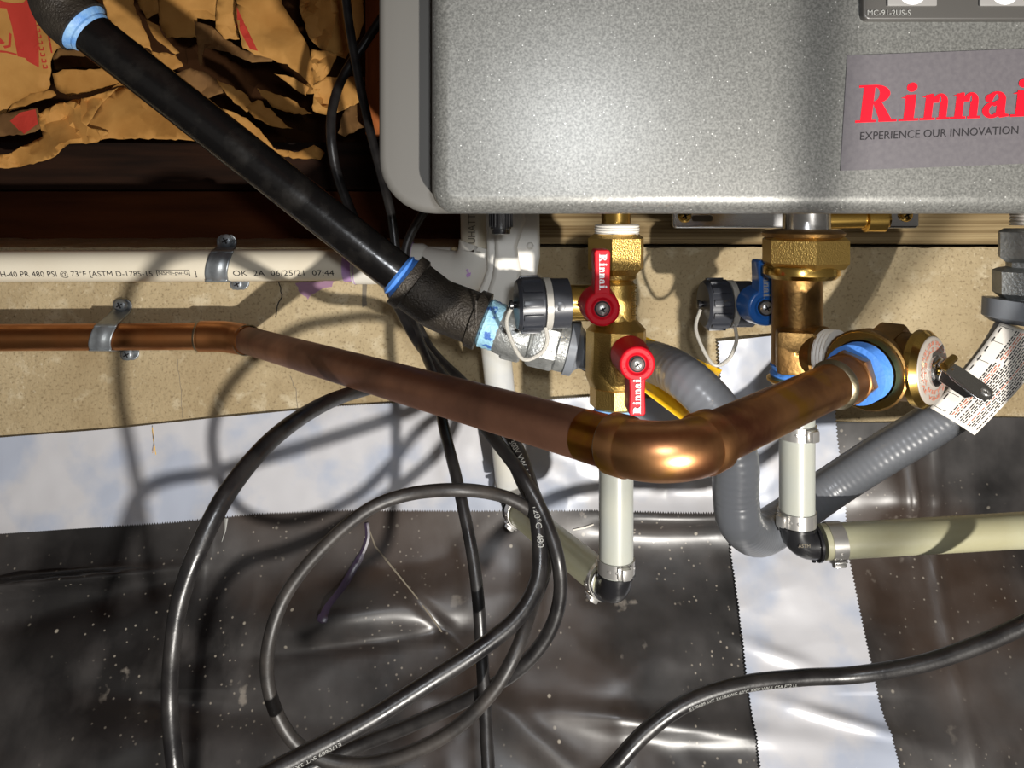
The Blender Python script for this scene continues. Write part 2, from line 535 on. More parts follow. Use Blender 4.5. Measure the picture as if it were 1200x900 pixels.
def logo(name, o, u, v, h, m, parent, dot=False):
    o, u, v = Vector(o), Vector(u).normalized(), Vector(v).normalized()
    g = glyphs()
    x = 0
    mb = MB()
    nn = u.cross(v).normalized()
    if nn.y > 0: nn = -nn
    k = 0
    for ch in 'Rinnai' + ('.' if dot else ''):
        wd, polys = g[ch]
        sx = {'n': .83, 'a': .86}.get(ch, 1)
        for p in polys:
            if sum(p[i][0] * p[(i + 1) % len(p)][1] - p[(i + 1) % len(p)][0] * p[i][1] for i in range(len(p))) < 0: p = p[::-1]
            k += 1
            mb.add([o + u * ((x + a * sx) * h) + v * (b * h) + nn * (k * 2e-6) for a, b in p], [tuple(range(len(p)))])
        x += wd * sx + {'R': .05, 'i': .02, 'n': .0, 'a': .04}.get(ch, 0)
    return mb.build(name, m, parent, smooth=False, recalc=False), x * h


# ------------------------------------------------------------------ small parts
def screw(parent, p, axis, r, m=None, name='screw'):
    """pan head screw with dark bars for the shade of a cross slot"""
    m = m or M['steel']
    p = Vector(p); x, y, a = frame(axis)
    mb = MB().lathe(p, a, [(0, r), (r * .25, r), (r * .5, r * .82), (r * .62, r * .5), (r * .66, 0.0001)], seg=20)
    s = mb.build(name, m, parent)
    c = MB()
    Rm = Matrix((x, y, a)).transposed()
    R2 = Rm @ Matrix.Rotation(0.5, 3, 'Z')
    for sz in ((r * 1.0, r * .2, r * .06), (r * .2, r * 1.0, r * .06)):
        c.box(p + a * r * .66, sz, R2)
    c.build('cross_slot_shade', M['black_ink'], s if parent.parent is None else parent, smooth=False)  # flat black bars painting the shade of the slot
    return s


def clamp(parent, p, axis, r, wd=0.0075, ear=(0, -1, 0), pin=True):
    """stainless pinch clamp: band, dimples, crimped ear and little pin"""
    p = Vector(p); x, y, a = frame(axis)
    b = MB().lathe(p - a * wd / 2, a, [(0, r), (0, r + .0009), (wd, r + .0009), (wd, r)], seg=40, caps=False)
    band = b.build('pipe_clamp', M['steel'], parent)
    e = Vector(ear); e = (e - a * e.dot(a)).normalized()
    s = a.cross(e)
    Rm = Matrix((s, e, a)).transposed()
    q = MB()
    q.box(p + e * (r + .0026), (.0062, .0042, wd * .86), Rm, bev=.0012)
    q.box(p + e * (r + .0014), (.0100, .0012, wd * .9), Rm, bev=.0005)
    q.build('clamp_ear', M['steel'], band)
    d = MB()
    for k in (-1, 1):
        for j in (1, 2):
            t = k * j * .42
            n = e * math.cos(t) + s * math.sin(t)
            d.lathe(p + n * (r + .0008), n, [(0, .0011), (.0004, .0010), (.0006, .0004)], seg=10)
    d.build('dimple', M['steel'], band)
    return band


def drain_cap(parent, c, axis, r, L1=.0165, L2=.012, pinlen=.004):
    """ribbed grey hose cap with strap ring and collar, axis pointing outward"""
    c = Vector(c); x, y, a = frame(axis)
    col = MB().lathe(c, a, [(0, r * .86), (.0005, r * .93), (L2 - .0005, r * .93), (L2, r * .86)], seg=36)
    col.lathe(c + a * L2 * .5 + Vector((0, -1, 0)) * r * .9, (0, -1, 0), [(0, .003), (.0006, .003), (.0008, .0022)], seg=16)
    col.build('cap_collar', M['capgray'], parent)
    st = MB().lathe(c + a * L2, a, [(0, r * .8), (0, r * .97), (.004, r * .97), (.004, r * .8)], seg=32)
    st.build('strap_ring', M['clear'], parent)
    c2 = c + a * (L2 + .0045)
    cap = MB().lathe(c2, a, [(0, r * .93), (.0008, r * .98), (L1 - .002, r * .98), (L1, r * .88), (L1, r * .6), (L1 + .0004, 0.0002)], seg=36)
    cp = cap.build('drain_cap', M['capgray'], parent)
    rb = MB()
    for k in range(12):
        t = 2 * PI * k / 12 + .15
        n = x * math.cos(t) + y * math.sin(t); tt = a.cross(n)
        rb.box(c2 + a * L1 * .48 + n * r * .985, (r * .24, .0026, L1 * .72), Matrix((tt, n, a)).transposed(), bev=.0004)
    rb.build('grip_rib', M['capgray'], cp)
    MB().lathe(c2 + a * L1, a, [(0, .0022), (pinlen * .6, .0022), (pinlen * .6, .0032), (pinlen, .0032), (pinlen * 1.1, .002)], seg=14).build('cap_pin', M['capblack'], cp)
    return c2 + a * (L1 + pinlen * .5), c + a * (L2 + .002)


def strap_loop(parent, a, b, drop, side=-1, fw=-.004):
    a, b = Vector(a), Vector(b)
    m = (a + b) / 2 + Vector((0, fw, -drop))
    pts = catmull([a, a + Vector((side * .004, fw, -drop * .45)), m + Vector((side * .005, 0, .001)), m + Vector((.006, 0, .003)), b + Vector((.001, 0, -drop * .35)), b], 8)
    vs = MB()
    vs.tube(pts, .0013, 8)
    vs.build('cap_strap', M['clear'], parent)


def valve_handle(parent, c, up, m, r=.0101, ln=.0335, wd=.0092, th=.024, logo_m=None, name='valve_handle', flip=False):
    """lever handle facing the camera: c = centre of front face"""
    c = Vector(c); z = Vector((0, 0, 1 if up else -1)); x = Vector((1, 0, 0))
    mb = MB().lathe(c, (0, 1, 0), [(0.0012, r * .55), (0.0, r * .6), (0.0, r * .92), (.0012, r), (th * .3, r * 1.04), (th, r * 1.14)], seg=40)
    h = wd / 2
    tp = MB()
    pts = [(-h, r * .7), (-h * .92, ln * .55), (-h, ln - .0015), (-h * .8, ln), (h * .8, ln), (h, ln - .0015), (h * .92, ln * .55), (h, r * .7)]
    tp.poly(pts, c + Vector((0, .0002, 0)), x, z, depth=th * .72, dvec=(0, -1, 0))
    mb.v += []
    n = len(mb.v)
    mb.add(tp.v, tp.f)
    hd = mb.build(name, m, parent, angle=40)
    bv = hd.modifiers.new('b', 'BEVEL'); bv.width = .0007; bv.segments = 2; bv.limit_method = 'ANGLE'
    MB().lathe(c + Vector((0, .0008, 0)), (0, -1, 0), [(0, r * .45), (.0006, r * .45)], seg=24).build('recess', M['black_ink'], hd)  # black disc painting the shade inside the handle's hollow
    screw(hd, c + Vector((0, .0002, 0)), (0, -1, 0), r * .36)
    # raised dots of the cast wording around the rim
    d = MB()
    for sgn in (-1, 1):
        for k in range(5):
            t = math.radians(-38 + 19 * k)
            q = c + Vector((sgn * math.cos(t) * r * .76, -.0002, math.sin(t) * r * .76))
            d.box(q, (.0009, .0004, .0006), Matrix.Rotation(-t * sgn, 3, 'Y'))
    d.build('cast_lettering', m, hd)
    lh = wd * .46
    # brand runs along the lever
    if up:
        logo('brand_lettering', c + Vector((-lh * .42, -.0004, ln * .93)), (0, 0, -1), (1, 0, 0), lh, logo_m or M['white_ink'], hd, True)
    else:
        logo('brand_lettering', c + Vector((lh * .42, -.0004, -ln * .95)), (0, 0, 1), (-1, 0, 0), lh, logo_m or M['white_ink'], hd, True)
    return hd


# ================================================================== SETTING
# concrete foundation wall with an uneven upper lip
LEDGE = -0.037
mb = MB()


def wallf(u, v):
    x = -0.8 + 1.7 * u
    z = LEDGE - 0.55 * v
    y = -0.0006 * noise.noise(Vector((x * 9, 0, z * 9)))
    if v < 0.004: z += .0012 * noise.noise(Vector((x * 60, 1, 2)))
    return Vector((x, y, z))


mb.grid(wallf, 340, 60)
n0 = len(mb.v)
mb.grid(lambda u, v: Vector((-0.8 + 1.7 * u, .42 * v, LEDGE + (.0012 * noise.noise(Vector(((-0.8 + 1.7 * u) * 60, 1, 2))) if v < .01 else .002 * noise.noise(Vector((u * 80, v * 20, 0)))))), 340, 8)
wall = mb.build('wall_back', M['concrete'], kind='structure', angle=60)


def ribbon(px_pts, wid, D, m, name, parent, off=.0005):
    pts = [P(a, b, D) + Vector((0, -off, 0)) for a, b in px_pts]
    b = MB(); vs = []
    for i, p in enumerate(pts):
        t = (pts[min(i + 1, len(pts) - 1)] - pts[max(i - 1, 0)]).normalized()
        s = Vector((t.z, 0, -t.x)) * (wid[i] if isinstance(wid, list) else wid) / 2
        vs += [p - s, p + s]
    b.add(vs, [(2 * i, 2 * i + 1, 2 * i + 3, 2 * i + 2) for i in range(len(pts) - 1)])
    return b.build(name, m, parent, smooth=False)


def wiggle(pts, n, amp, seed):
    rnd = random.Random(seed); out = []
    for i in range(len(pts) - 1):
        for k in range(n):
            t = k / n
            out.append((pts[i][0] * (1 - t) + pts[i + 1][0] * t + rnd.uniform(-amp, amp), pts[i][1] * (1 - t) + pts[i + 1][1] * t + rnd.uniform(-amp, amp)))
    out.append(pts[-1]); return out


ribbon(wiggle([(327, 330), (331, 345), (325, 358), (323, 372)], 4, .9, 3), .0009, .667, M['black_ink'], 'crack', wall)
ribbon(wiggle([(340, 440), (346, 455), (349, 478)], 4, 1.0, 5), .0005, .667, M['text_gray'], 'crack', wall)
ribbon(wiggle([(208, 420), (212, 450), (214, 490)], 5, 1.2, 6), .0004, .667, M['text_gray'], 'crack', wall)


def blotch(px_poly, D, m, name, parent, off=.0005, jit=1.0, seed=1, n=4):
    rnd = random.Random(seed); pts = []
    L = len(px_poly)
    for i in range(L):
        a = px_poly[i]; b = px_poly[(i + 1) % L]
        for k in range(n):
            t = k / n
            pts.append((a[0] * (1 - t) + b[0] * t + rnd.uniform(-jit, jit), a[1] * (1 - t) + b[1] * t + rnd.uniform(-jit, jit)))
    b = MB(); b.add([P(x, y, D) + Vector((0, -off, 0)) for x, y in pts], [tuple(range(len(pts)))])
    return b.build(name, m, parent, smooth=False)


blotch([(345, 331), (392, 329), (388, 336), (372, 341), (361, 350), (352, 343)], .667, M['wall_purple'], 'primer_stain', wall, seed=2)
blotch([(425, 332), (430, 332), (430, 358), (424, 360)], .667, M['text_gray'], 'drip_stain', wall, seed=4, jit=.6)

# pressure treated sill on the right, flush with the concrete
X0 = P(541, 0, .667).x
trim1 = MB().box(((X0 + .9) / 2, .045, .16 + LEDGE + .0025), (.9 - X0, .09, .32), bev=.003)
trim1 = trim1.build('trim_1', M['gray_wood'], kind='structure')
# recessed framing on the left
MB().box((-.2, .235, .005), (1.6, .05, .083), bev=.003).build('trim_2', M['dark_wood'], kind='structure')   # sill
MB().box((-.2, .19, -.013), (1.6, .03, .056), bev=.002).build('trim_3', M['red_wood'], kind='structure')
MB().box((-.2, .20, .042), (1.6, .07, .052), bev=.003).build('trim_4', M['dark_wood'], kind='structure')     # beam under the paper
sx0 = P(428, 0, .767).x
MB().box((sx0 + .02, .125, .25), (.04, .05, .36), bev=.002).build('trim_5', M['stud_wood'], kind='structure')
MB().box((-.2, .50, .25), (1.8, .02, .9)).build('wall_inner', M['dark_wood'], kind='structure')
MB().grid(lambda u, v: Vector((-2 + 4 * u, -2.2 + 2.7 * v, -.72 + .012 * noise.noise(Vector((u * 20, v * 20, 0))))), 60, 50).build('floor', M['dirt'], kind='structure')
MB().box((0, -.9, .75), (4, 3, .04)).build('ceiling', M['red_wood'], kind='structure')

# ------------------------------------------------------------------ vapour barrier
prof = catmull([Vector((0, y, z)) for y, z in [(-.0012, -.10), (-.0014, -.16), (-.0018, -.22), (-.004, -.265), (-.013, -.30), (-.038, -.345), (-.068, -.385), (-.100, -.43), (-.16, -.50), (-.30, -.60), (-.6, -.66), (-1.3, -.69)]], 14)
PL = [0]
for i in range(1, len(prof)): PL.append(PL[-1] + (prof[i] - prof[i - 1]).length)


def prof_at(s):
    s = max(0, min(PL[-1] - 1e-6, s)); i = 0
    while PL[i + 1] < s: i += 1
    t = (s - PL[i]) / (PL[i + 1] - PL[i])
    d = (prof[i + 1] - prof[i]).normalized()
    return prof[i].lerp(prof[i + 1], t), Vector((0, d.z, -d.y))  # normal points to room


def onsurf(px, py):
    lo, hi = 0.0, 0.75
    for _ in range(40):
        s = (lo + hi) / 2; p, _n = prof_at(s); D = p.y - CAMY
        if HOR - p.z * F / D < py: lo = s
        else: hi = s
    p, _n = prof_at(s); D = p.y - CAMY
    return (px - 600) * D / F, s


def gauss(x, s, cx, cs, wx, ws, amp, rot=0):
    a = x - cx; b = s - cs
    c, d = math.cos(rot), math.sin(rot)
    u = (a * c + b * d) / wx; v = (-a * d + b * c) / ws
    return amp * math.exp(-u * u - v * v)


FEAT = []
for (px, py, wx, ws, amp, rot) in [(410, 722, .075, .020, .016, -.15), (400, 756, .085, .006, -.006, -.12), (50, 684, .09, .0045, .014, -.10), (90, 712, .10, .010, -.005, -.25),
                                   (1045, 570, .03, .03, .010, 0), (1130, 585, .10, .016, .007, -.05), (1062, 560, .003, .05, .006, 0),
                                   (790, 605, .06, .010, .008, 0), (930, 690, .02, .02, .003, 0), (910, 770, .03, .006, .004, .3), (985, 845, .05, .005, .005, .25),
                                   (780, 850, .10, .008, .006, .1), (780, 760, .10, .03, .006, -.5), (1100, 700, .004, .12, .004, .1),
                                   (1095, 880, .12, .02, .006, -.1), (250, 830, .10, .012, -.008, .1), (110, 880, .05, .03, .012, 0), (520, 735, .05, .004, -.004, .7),
                                   (240, 660, .002, .03, .002, .15), (60, 770, .05, .05, .006, .4), (620, 860, .06, .01, .005, .6)]:
    x, s = onsurf(px, py)
    FEAT.append((x, s, wx, ws, amp, rot))


def surf(x, s, off=0.0):
    p, n = prof_at(s)
    k = max(0.0, min(1.0, (s - .10) / .16))
    h = .0008
    h += k * (.008 * (noise.noise(Vector((x * 5.5, s * 7, 3.1))) + .25) + .0016 * noise.noise(Vector((x * 16 + 4, s * 20, 1.3)))
              + .0007 * (1 - abs(noise.noise(Vector((x * 24 + s * 18, s * 30 - x * 12, 7.7)))) * 2.4) + .00015 * noise.noise(Vector((x * 80, s * 80, 0))))
    for (cx, cs, wx, ws, amp, rot) in FEAT:
        if abs(x - cx) < 3 * max(wx, ws) and abs(s - cs) < 3 * max(wx, ws):
            h += gauss(x, s, cx, cs, wx, ws, amp, rot)
    h = max(h, .0004 if s < .3 else -.02)
    return Vector((x, p.y, p.z)) + n * (h + off)


def sheet_top(x):   # where the black sheet starts on the wall
    px = 600 + x * F / .667
    py = 520 if px < 860 else (500 if px < 960 else 492 + 3 * math.sin(px * .02))
    return onsurf(px, py)[1]


mb = MB()
mb.grid(lambda u, v: (lambda x, t: surf(x, t + (1.75 - t) * (v ** 1.5)))(-.85 + 1.75 * u, sheet_top(-.85 + 1.75 * u)), 420, 330)
bar = mb.build('vapor_barrier', M['black_poly'], angle=180, recalc=False)
tagit(bar, 'glossy black plastic vapour barrier sheet covering the ground and wall foot', 'plastic sheet')


def lerp_edge(tab, v):
    for i in range(len(tab) - 1):
        if v <= tab[i + 1][0]:
            t = (v - tab[i][0]) / (tab[i + 1][0] - tab[i][0]); t = max(0, min(1, t))
            return tab[i][1] * (1 - t) + tab[i + 1][1] * t
    return tab[-1][1]


# horizontal seam tape
top = [(-40, 516), (0, 512), (130, 502), (260, 488), (400, 475), (470, 471), (640, 467), (700, 463), (846, 470)]
bot = [(-40, 630), (0, 625), (200, 611), (300, 601), (400, 597), (540, 598), (700, 596), (868, 598)]
NX = 620


def tapeh(u, v):
    px = -40 + (848 + 40) * u + 14 * v * u
    i = round(u * NX)
    a = lerp_edge(top, px) + (1.0 if i % 2 else -1.0) * (.7 if px > 380 else .1) * (1 if v == 0 else 0)
    b = lerp_edge(bot, px) + ((1.3 if i % 2 else -1.3) * (1 if px > 120 else .3) if v == 1 else 0)
    x, s = onsurf(px, a * (1 - v) + b * v)
    wr = .0011 * noise.noise(Vector((x * 12, s * 45, 5))) + .0005 * noise.noise(Vector((x * 60, s * 60, 9)))
    if px > 600: wr += .0014 * (1 - 2 * abs(noise.noise(Vector((x * 22, s * 40, 2.2)))))
    return surf(x, s, .0016 + wr)


mb = MB(); mb.grid(tapeh, NX, 26)
t = mb.build('seam_tape', M['tape'], angle=180, recalc=False)
tagit(t, 'long horizontal white seam tape joining the black sheet to the concrete wall', 'tape')
# small bits stuck on it
ribbon([(180, 500), (181, 515), (184, 532)], .0006, .6615, M['yellow'], 'straw_scratch', t, .002)
ribbon([(180, 506), (182, 520), (180, 530)], .0005, .6615, M['paper'], 'straw_scratch', t, .002)
# vertical strip
lft = [(385, 838), (400, 840), (500, 846), (600, 852), (650, 855), (750, 867), (900, 886), (960, 894)]
rgt = [(385, 965), (400, 968), (500, 978), (600, 986), (650, 991), (750, 1012), (900, 1046), (960, 1060)]
NV = 260


def tapev(u, v):
    py0 = (399 - 13 * u)
    py = py0 + (960 - py0) * v
    i = round(v * NV)
    a = lerp_edge(lft, py) + (1.0 if i % 2 else -1.0) * (1 if u == 0 else 0)
    b = lerp_edge(rgt, py) + (1.0 if i % 2 else -1.0) * (1 if u == 1 else 0)
    x, s = onsurf(a * (1 - u) + b * u, py)
    wr = .0009 * (1 - 2 * abs(noise.noise(Vector((x * 20, s * 34, 4))))) + .0004 * noise.noise(Vector((x * 70, s * 70, 9)))
    return surf(x, s, .0034 + wr)


mb = MB(); mb.grid(tapev, 30, NV)
t2 = mb.build('seam_tape', M['tape'], angle=180, recalc=False)
tagit(t2, 'vertical white tape strip running down the black sheet with serrated edges', 'tape')
# dried primer runs and smears on the black sheet
def surf_ribbon(pts, wids, m, name, off=.0012):
    vs = []
    pp = [surf(*onsurf(a, b), off) for a, b in pts]
    for i, p in enumerate(pp):
        tt = (pp[min(i + 1, len(pp) - 1)] - pp[max(i - 1, 0)]).normalized()
        sd = tt.cross(Vector((0, -1, .2))).normalized()
        wd = wids[min(i, len(wids) - 1)] / 2
        vs += [p - sd * wd, p + Vector((0, -wd * .35, 0)), p + sd * wd]
    mb = MB(); mb.add(vs, [(3 * i + k, 3 * i + k + 1, 3 * i + k + 4, 3 * i + k + 3) for i in range(len(pp) - 1) for k in (0, 1)])
    return mb.build(name, m, bar, recalc=False)


dr = [(a.x, a.y) for a in catmull([Vector((430, 612, 0)), Vector((431, 630, 0)), Vector((424, 650, 0)), Vector((412, 672, 0)), Vector((400, 695, 0)), Vector((388, 715, 0)), Vector((382, 732, 0))], 6)]
surf_ribbon(dr, [.003] + [.004] * 12 + [.006] * 20 + [.008] * 3 + [.004], M['purple_dk'], 'primer_drip')
surf_ribbon([(433, 620), (440, 640), (460, 665), (485, 695), (505, 722), (518, 741)], [.001, .0013, .0015, .0012], M['text_gray'], 'scratch')
surf_ribbon([(671, 620), (685, 617), (695, 613)], [.001, .0016, .001], M['tagwhite'], 'scratch')
surf_ribbon([(267, 606), (266, 620), (262, 634)], [.003, .0012, .0006], M['gray_ink'], 'dried_smear')

# ================================================================== WATER HEATER
HY = -0.312     # front face
HD = HY - CAMY
heater = thing('water_heater', (0.18, -0.15, -0.004), 'grey speckled metal tankless water heater mounted above the pipes', 'water heater')


def rrect(x0, z0, x1, z1, r, n=8):
    out = []
    for cx, cz, a0 in ((x1 - r, z1 - r, 0), (x0 + r, z1 - r, 90), (x0 + r, z0 + r, 180), (x1 - r, z0 + r, 270)):
        for k in range(n + 1):
            a = math.radians(a0 + 90 * k / n)
            out.append((cx + r * math.cos(a), cz + r * math.sin(a)))
    return out


def rounded_block(mb, x0, z0, x1, z1, R, yback, yfront, bev, nb=6):
    rings = [(yback, 0.0)]
    for k in range(nb + 1):
        a = PI / 2 * k / nb
        rings.append((yfront + bev * (1 - math.sin(a)), bev * (1 - math.cos(a))))
    vs = []
    N = None
    for y, ins in rings:
        o = rrect(x0 + ins, z0 + ins, x1 - ins, z1 - ins, max(R - ins, .002))
        N = len(o)
        vs += [Vector((a, y, b)) for a, b in o]
    fs = []
    for i in range(len(rings) - 1):
        for k in range(N):
            fs.append((i * N + k, i * N + (k + 1) % N, (i + 1) * N + (k + 1) % N, (i + 1) * N + k))
    fs.append(tuple(range(N))); fs.append(tuple(reversed(range((len(rings) - 1) * N, len(rings) * N))))
    mb.add(vs, fs)


bx = P(443, 0, .382).x
mb = MB(); rounded_block(mb, bx, -.0045, .50, .46, .028, -.02, -.285, .004)
mb.build('casing', M['cond'], heater)
mb = MB(); rounded_block(mb, P(504, 0, HD).x, -.0042, .47, .45, .012, -.2852, HY, .0085)
mb.build('front_cover', M['speckle'], heater, angle=50)
# badge
Rb = Matrix.Rotation(math.radians(-2.2), 3, 'Y')
bo = P(985, 200, HD - .0006)
u = Rb @ Vector((1, 0, 0)); v = (P(993, 65, HD - .0006) - bo).normalized()
hgt = (P(993, 65, HD - .0006) - bo).length
mb = MB().poly([(0, 0), (.150, 0), (.150, hgt), (0, hgt)], bo, u, v, depth=.0006)
badge = mb.build('badge', M['badge'], heater, smooth=False)
logo('brand_lettering', P(1002, 144, HD - .0008), u, v + Vector((.06, 0, 0)), 44 * HD / F, M['rinnai_red'], badge)
tv, tf = text_data('EXPERIENCE OUR INNOVATION', .0052)
wd = max(q.x for q in tv)
text_flat('slogan_lettering', 'EXPERIENCE OUR INNOVATION', .0052 * 1.0, P(1007, 164, HD - .0008), u, v, M['black_ink'], badge, xs=(186 * HD / F) / wd)
# control panel
mb = MB()
po = P(1007, 26, HD)
rounded_block(mb, po.x, po.z, po.x + .12, po.z + .07, .003, HY + .001, HY - .004, .0012, 3)
pan = mb.build('control_panel', M['panel'], heater)
Ru = Matrix.Identity(3)
for px in (1068, 1176):
    c = P(px, -6, HD - .0045)
    b = MB().box(c + Vector((0, -.0003, 0)), (.0225, .0015, .0105), bev=.0006)
    bt = b.build('button', M['button'], pan)
    MB().lathe(c + Vector((0, -.001, .002)), (0, -1, 0), [(0, .0068), (.0004, .0064)], seg=28).build('button_disc', M['white_ink'], bt)
text_flat('model_lettering', 'MC-91-2US-S', .0036, P(1016, 18, HD - .0046), (1, 0, 0), (0, 0, 1), M['gray_ink'], pan)
# drain knob
kp = P(587, 262, .50)
mb = MB().lathe(Vector((kp.x, kp.y, .004)), (0, 0, -1), [(0, .0068), (.0195, .0068), (.020, .0062), (.0228, .0060), (.0232, .0035)], seg=40)
kn = mb.build('drain_knob', M['capblack'], heater)
mb = MB()
for k in range(18):
    a = 2 * PI * k / 18
    mb.box((kp.x + .0073 * math.cos(a), kp.y + .0073 * math.sin(a), -.005), (.0010, .0012, .0190), Matrix.Rotation(a, 3, 'Z'), bev=.0003, segs=1)
mb.build('grip_rib', M['capblack'], kn)
# mounting bracket plate with slots (bright zinc)
bq = MB()
x0 = P(788, 0, .655).x; x1 = P(1078, 0, .655).x
zb = P(0, 268, .655).z
mb = MB(); rounded_block(mb, x0, zb, x1, .05, .004, -.002, -.012, .0022, 3)
br = mb.build('mounting_bracket', M['chrome'], heater)
for px in (823, 1000):
    c = P(px, 256, .6545)
    o = rrect(c.x - .009, c.z - .0025, c.x + .009, c.z + .0025, .0024, 5)
    MB().poly([(a, b) for a, b in o], (0, -.0126, 0), (1, 0, 0), (0, 0, 1), depth=.0004).build('slot', M['text_gray'], br, smooth=False)
for px, py in ((802, 253), (1061, 252)):
    screw(br, P(px, py, .655), (0, -1, 0), .0058, M['brass_smooth'])
MB().tube([P(960, 258, .62), P(1040, 256, .62)], .0075, 20).lathe(P(1012, 257, .62), (1, 0, 0), [(0, .0078), (.001, .0105), (.016, .0105), (.018, .0078)], seg=24).build('gas_manifold', M['brass_smooth'], heater)

# ================================================================== PVC drain line
pvc = thing('pvc_pipe', P(200, 311, .645), 'white PVC drain pipe strapped along the wall with printed lettering', 'pipe')
rp = .01335
pa, pb = P(-60, 312.5, .645), P(500, 310, .645)
ppath = [pa.lerp(pb, i / 20) for i in range(21)]
pp_ = MB().tube(ppath, rp, 40).build('pipe_section', M['pvc'], pvc)
Lp = (pb - pa).length
tv, tf = text_data('CH-40 PR 480 PSI @ 73°F [ASTM D-1785-15', .0072)
x_target = P(178, 0, .632).x - P(-8, 0, .632).x
xs = x_target / max(q.x for q in tv)
s_of = lambda px: (P(px, 0, .632).x - pa.x)
dense = ppath
text_tube('pipe_lettering', 'CH-40 PR 480 PSI @ 73°F [ASTM D-1785-15', .0072, dense, rp, -.42, M['black_ink'], pp_, s_of(-8), xs)
text_tube('pipe_lettering', 'NSF®-pw-G', .0050, dense, rp, -.37, M['black_ink'], pp_, s_of(185), (P(220, 0, .632).x - P(185, 0, .632).x) / max(q.x for q in text_data('NSF®-pw-G', .0050)[0]))
text_tube('pipe_lettering', ']', .0072, dense, rp, -.42, M['black_ink'], pp_, s_of(227), 1)
# box round the NSF mark
for (a, b, h0, h1) in ((183, 222, -.60, -.57), (183, 222, -.20, -.17), (183, 184, -.60, -.17), (221, 222, -.60, -.17)):
    q = MB()
    q.grid(lambda u, v: Vector((P(a + (b - a) * u, 0, .632).x, pa.y - math.cos(h0 + (h1 - h0) * v) * (rp + .00015), pa.z + (pb.z - pa.z) * .4 + math.sin(h0 + (h1 - h0) * v) * (rp + .00015))), 2, 4)
    q.build('mark_frame', M['black_ink'], pp_, smooth=False, recalc=False)
text_tube('pipe_lettering', 'OK  2A  06/25/21  07:44', .0072, dense, rp, -.42, M['black_ink'], pp_, s_of(272), (P(391, 0, .632).x - P(272, 0, .632).x) / max(q.x for q in text_data('OK  2A  06/25/21  07:44', .0072)[0]))
# coupling with primer bleeding at its rim
MB().lathe(P(414, 311, .645), (1, 0, 0), [(0, .0140), (.0006, .0158), (.0345, .0158), (.036, .0150)], seg=40).build('coupling', M['white_plastic'], pvc)
MB().lathe(P(404, 311, .645), (1, 0, 0), [(0, rp + .00005), (.0002, rp + .0003), (.0078, rp + .0005), (.0092, .0161), (.0100, .0161)], seg=40, caps=False).build('primer_ring', M['purple'], pvc)
# elbow turning up
MB().lathe(P(478, 310, .64), (1, 0.0, -.05), [(0, .015), (.001, .0178), (.012, .0182), (.016, .0160), (.035, .0165)], seg=40).build('hub', M['white_plastic'], pvc)
MB().lathe(P(477, 309.5, .64), (1, 0.0, -.05), [(0, .0150), (-.0004, .0180), (.004, .0186), (.0045, .0184)], seg=40, caps=False).build('primer_ring', M['purple'], pvc)
eb = arc_bend(P(500, 313, .638), P(566, 330, .625), P(562, 240, .625), .022, 12)
MB().tube([P(495, 312, .638)] + eb + [P(562, 300, .625)], [.0165] + [.0190] * 13 + [.0180], 36).build('pipe_elbow', M['white_plastic'], pvc)
rs = MB().tube([P(558, 300, .63), P(557, 225, .63)], .0125, 32).build('riser', M['pvc'], pvc)
text_flat('moulded_lettering', 'UHATTE', .0085, P(557, 286, .611), (0, 0, 1), (-1, 0, 0), M['text_gray'], rs, xs=.85)
MB().poly([(0, 0), (2, -1), (4, 4), (6, 3), (5, 8), (1, 9), (0, 6), (2, 4)], P(546, 316, .6065), (P(547, 316, .6065) - P(546, 316, .6065)), (P(546, 317, .6065) - P(546, 316, .6065)), depth=.0002).build('primer_drop', M['purple'], pvc, smooth=False)

# white moulded bracket with rivet
wb = thing('white_bracket', P(600, 370, .60), 'white moulded plastic pipe bracket with a rivet hanging under the water heater', 'bracket')
D = .598
pl = [(569, 236), (632, 236), (633, 300), (628, 330), (606, 368), (598, 376), (585, 374), (566, 366), (556, 352), (566, 330), (571, 315)]
o0 = P(0, 0, D); ux = P(1, 0, D) - o0; uy = P(0, 1, D) - o0
mb = MB().poly(pl, o0, ux, uy, depth=.008, dvec=(0, -1, 0))
q = mb.build('plate', M['white_plastic'], wb)
bv = q.modifiers.new('b', 'BEVEL'); bv.width = .0022; bv.segments = 3
pl2 = [(578, 236), (612, 236), (616, 258), (606, 290), (611, 320), (604, 352), (594, 366), (578, 362), (570, 345), (577, 325), (580, 300)]
q2 = MB().poly(pl2, P(0, 0, D - .006), (P(1, 0, D - .006) - P(0, 0, D - .006)), (P(0, 1, D - .006) - P(0, 0, D - .006)), depth=.008, dvec=(0, -1, 0)).build('raised_rib', M['white_plastic'], wb)
bv = q2.modifiers.new('b', 'BEVEL'); bv.width = .003; bv.segments = 3
MB().lathe(P(621, 288, D), (0, -1, 0), [(0, .0036), (.0006, .0036), (.0006, .0028), (.0016, .0024), (.002, .001)], seg=24).build('rivet', M['white_plastic'], wb)


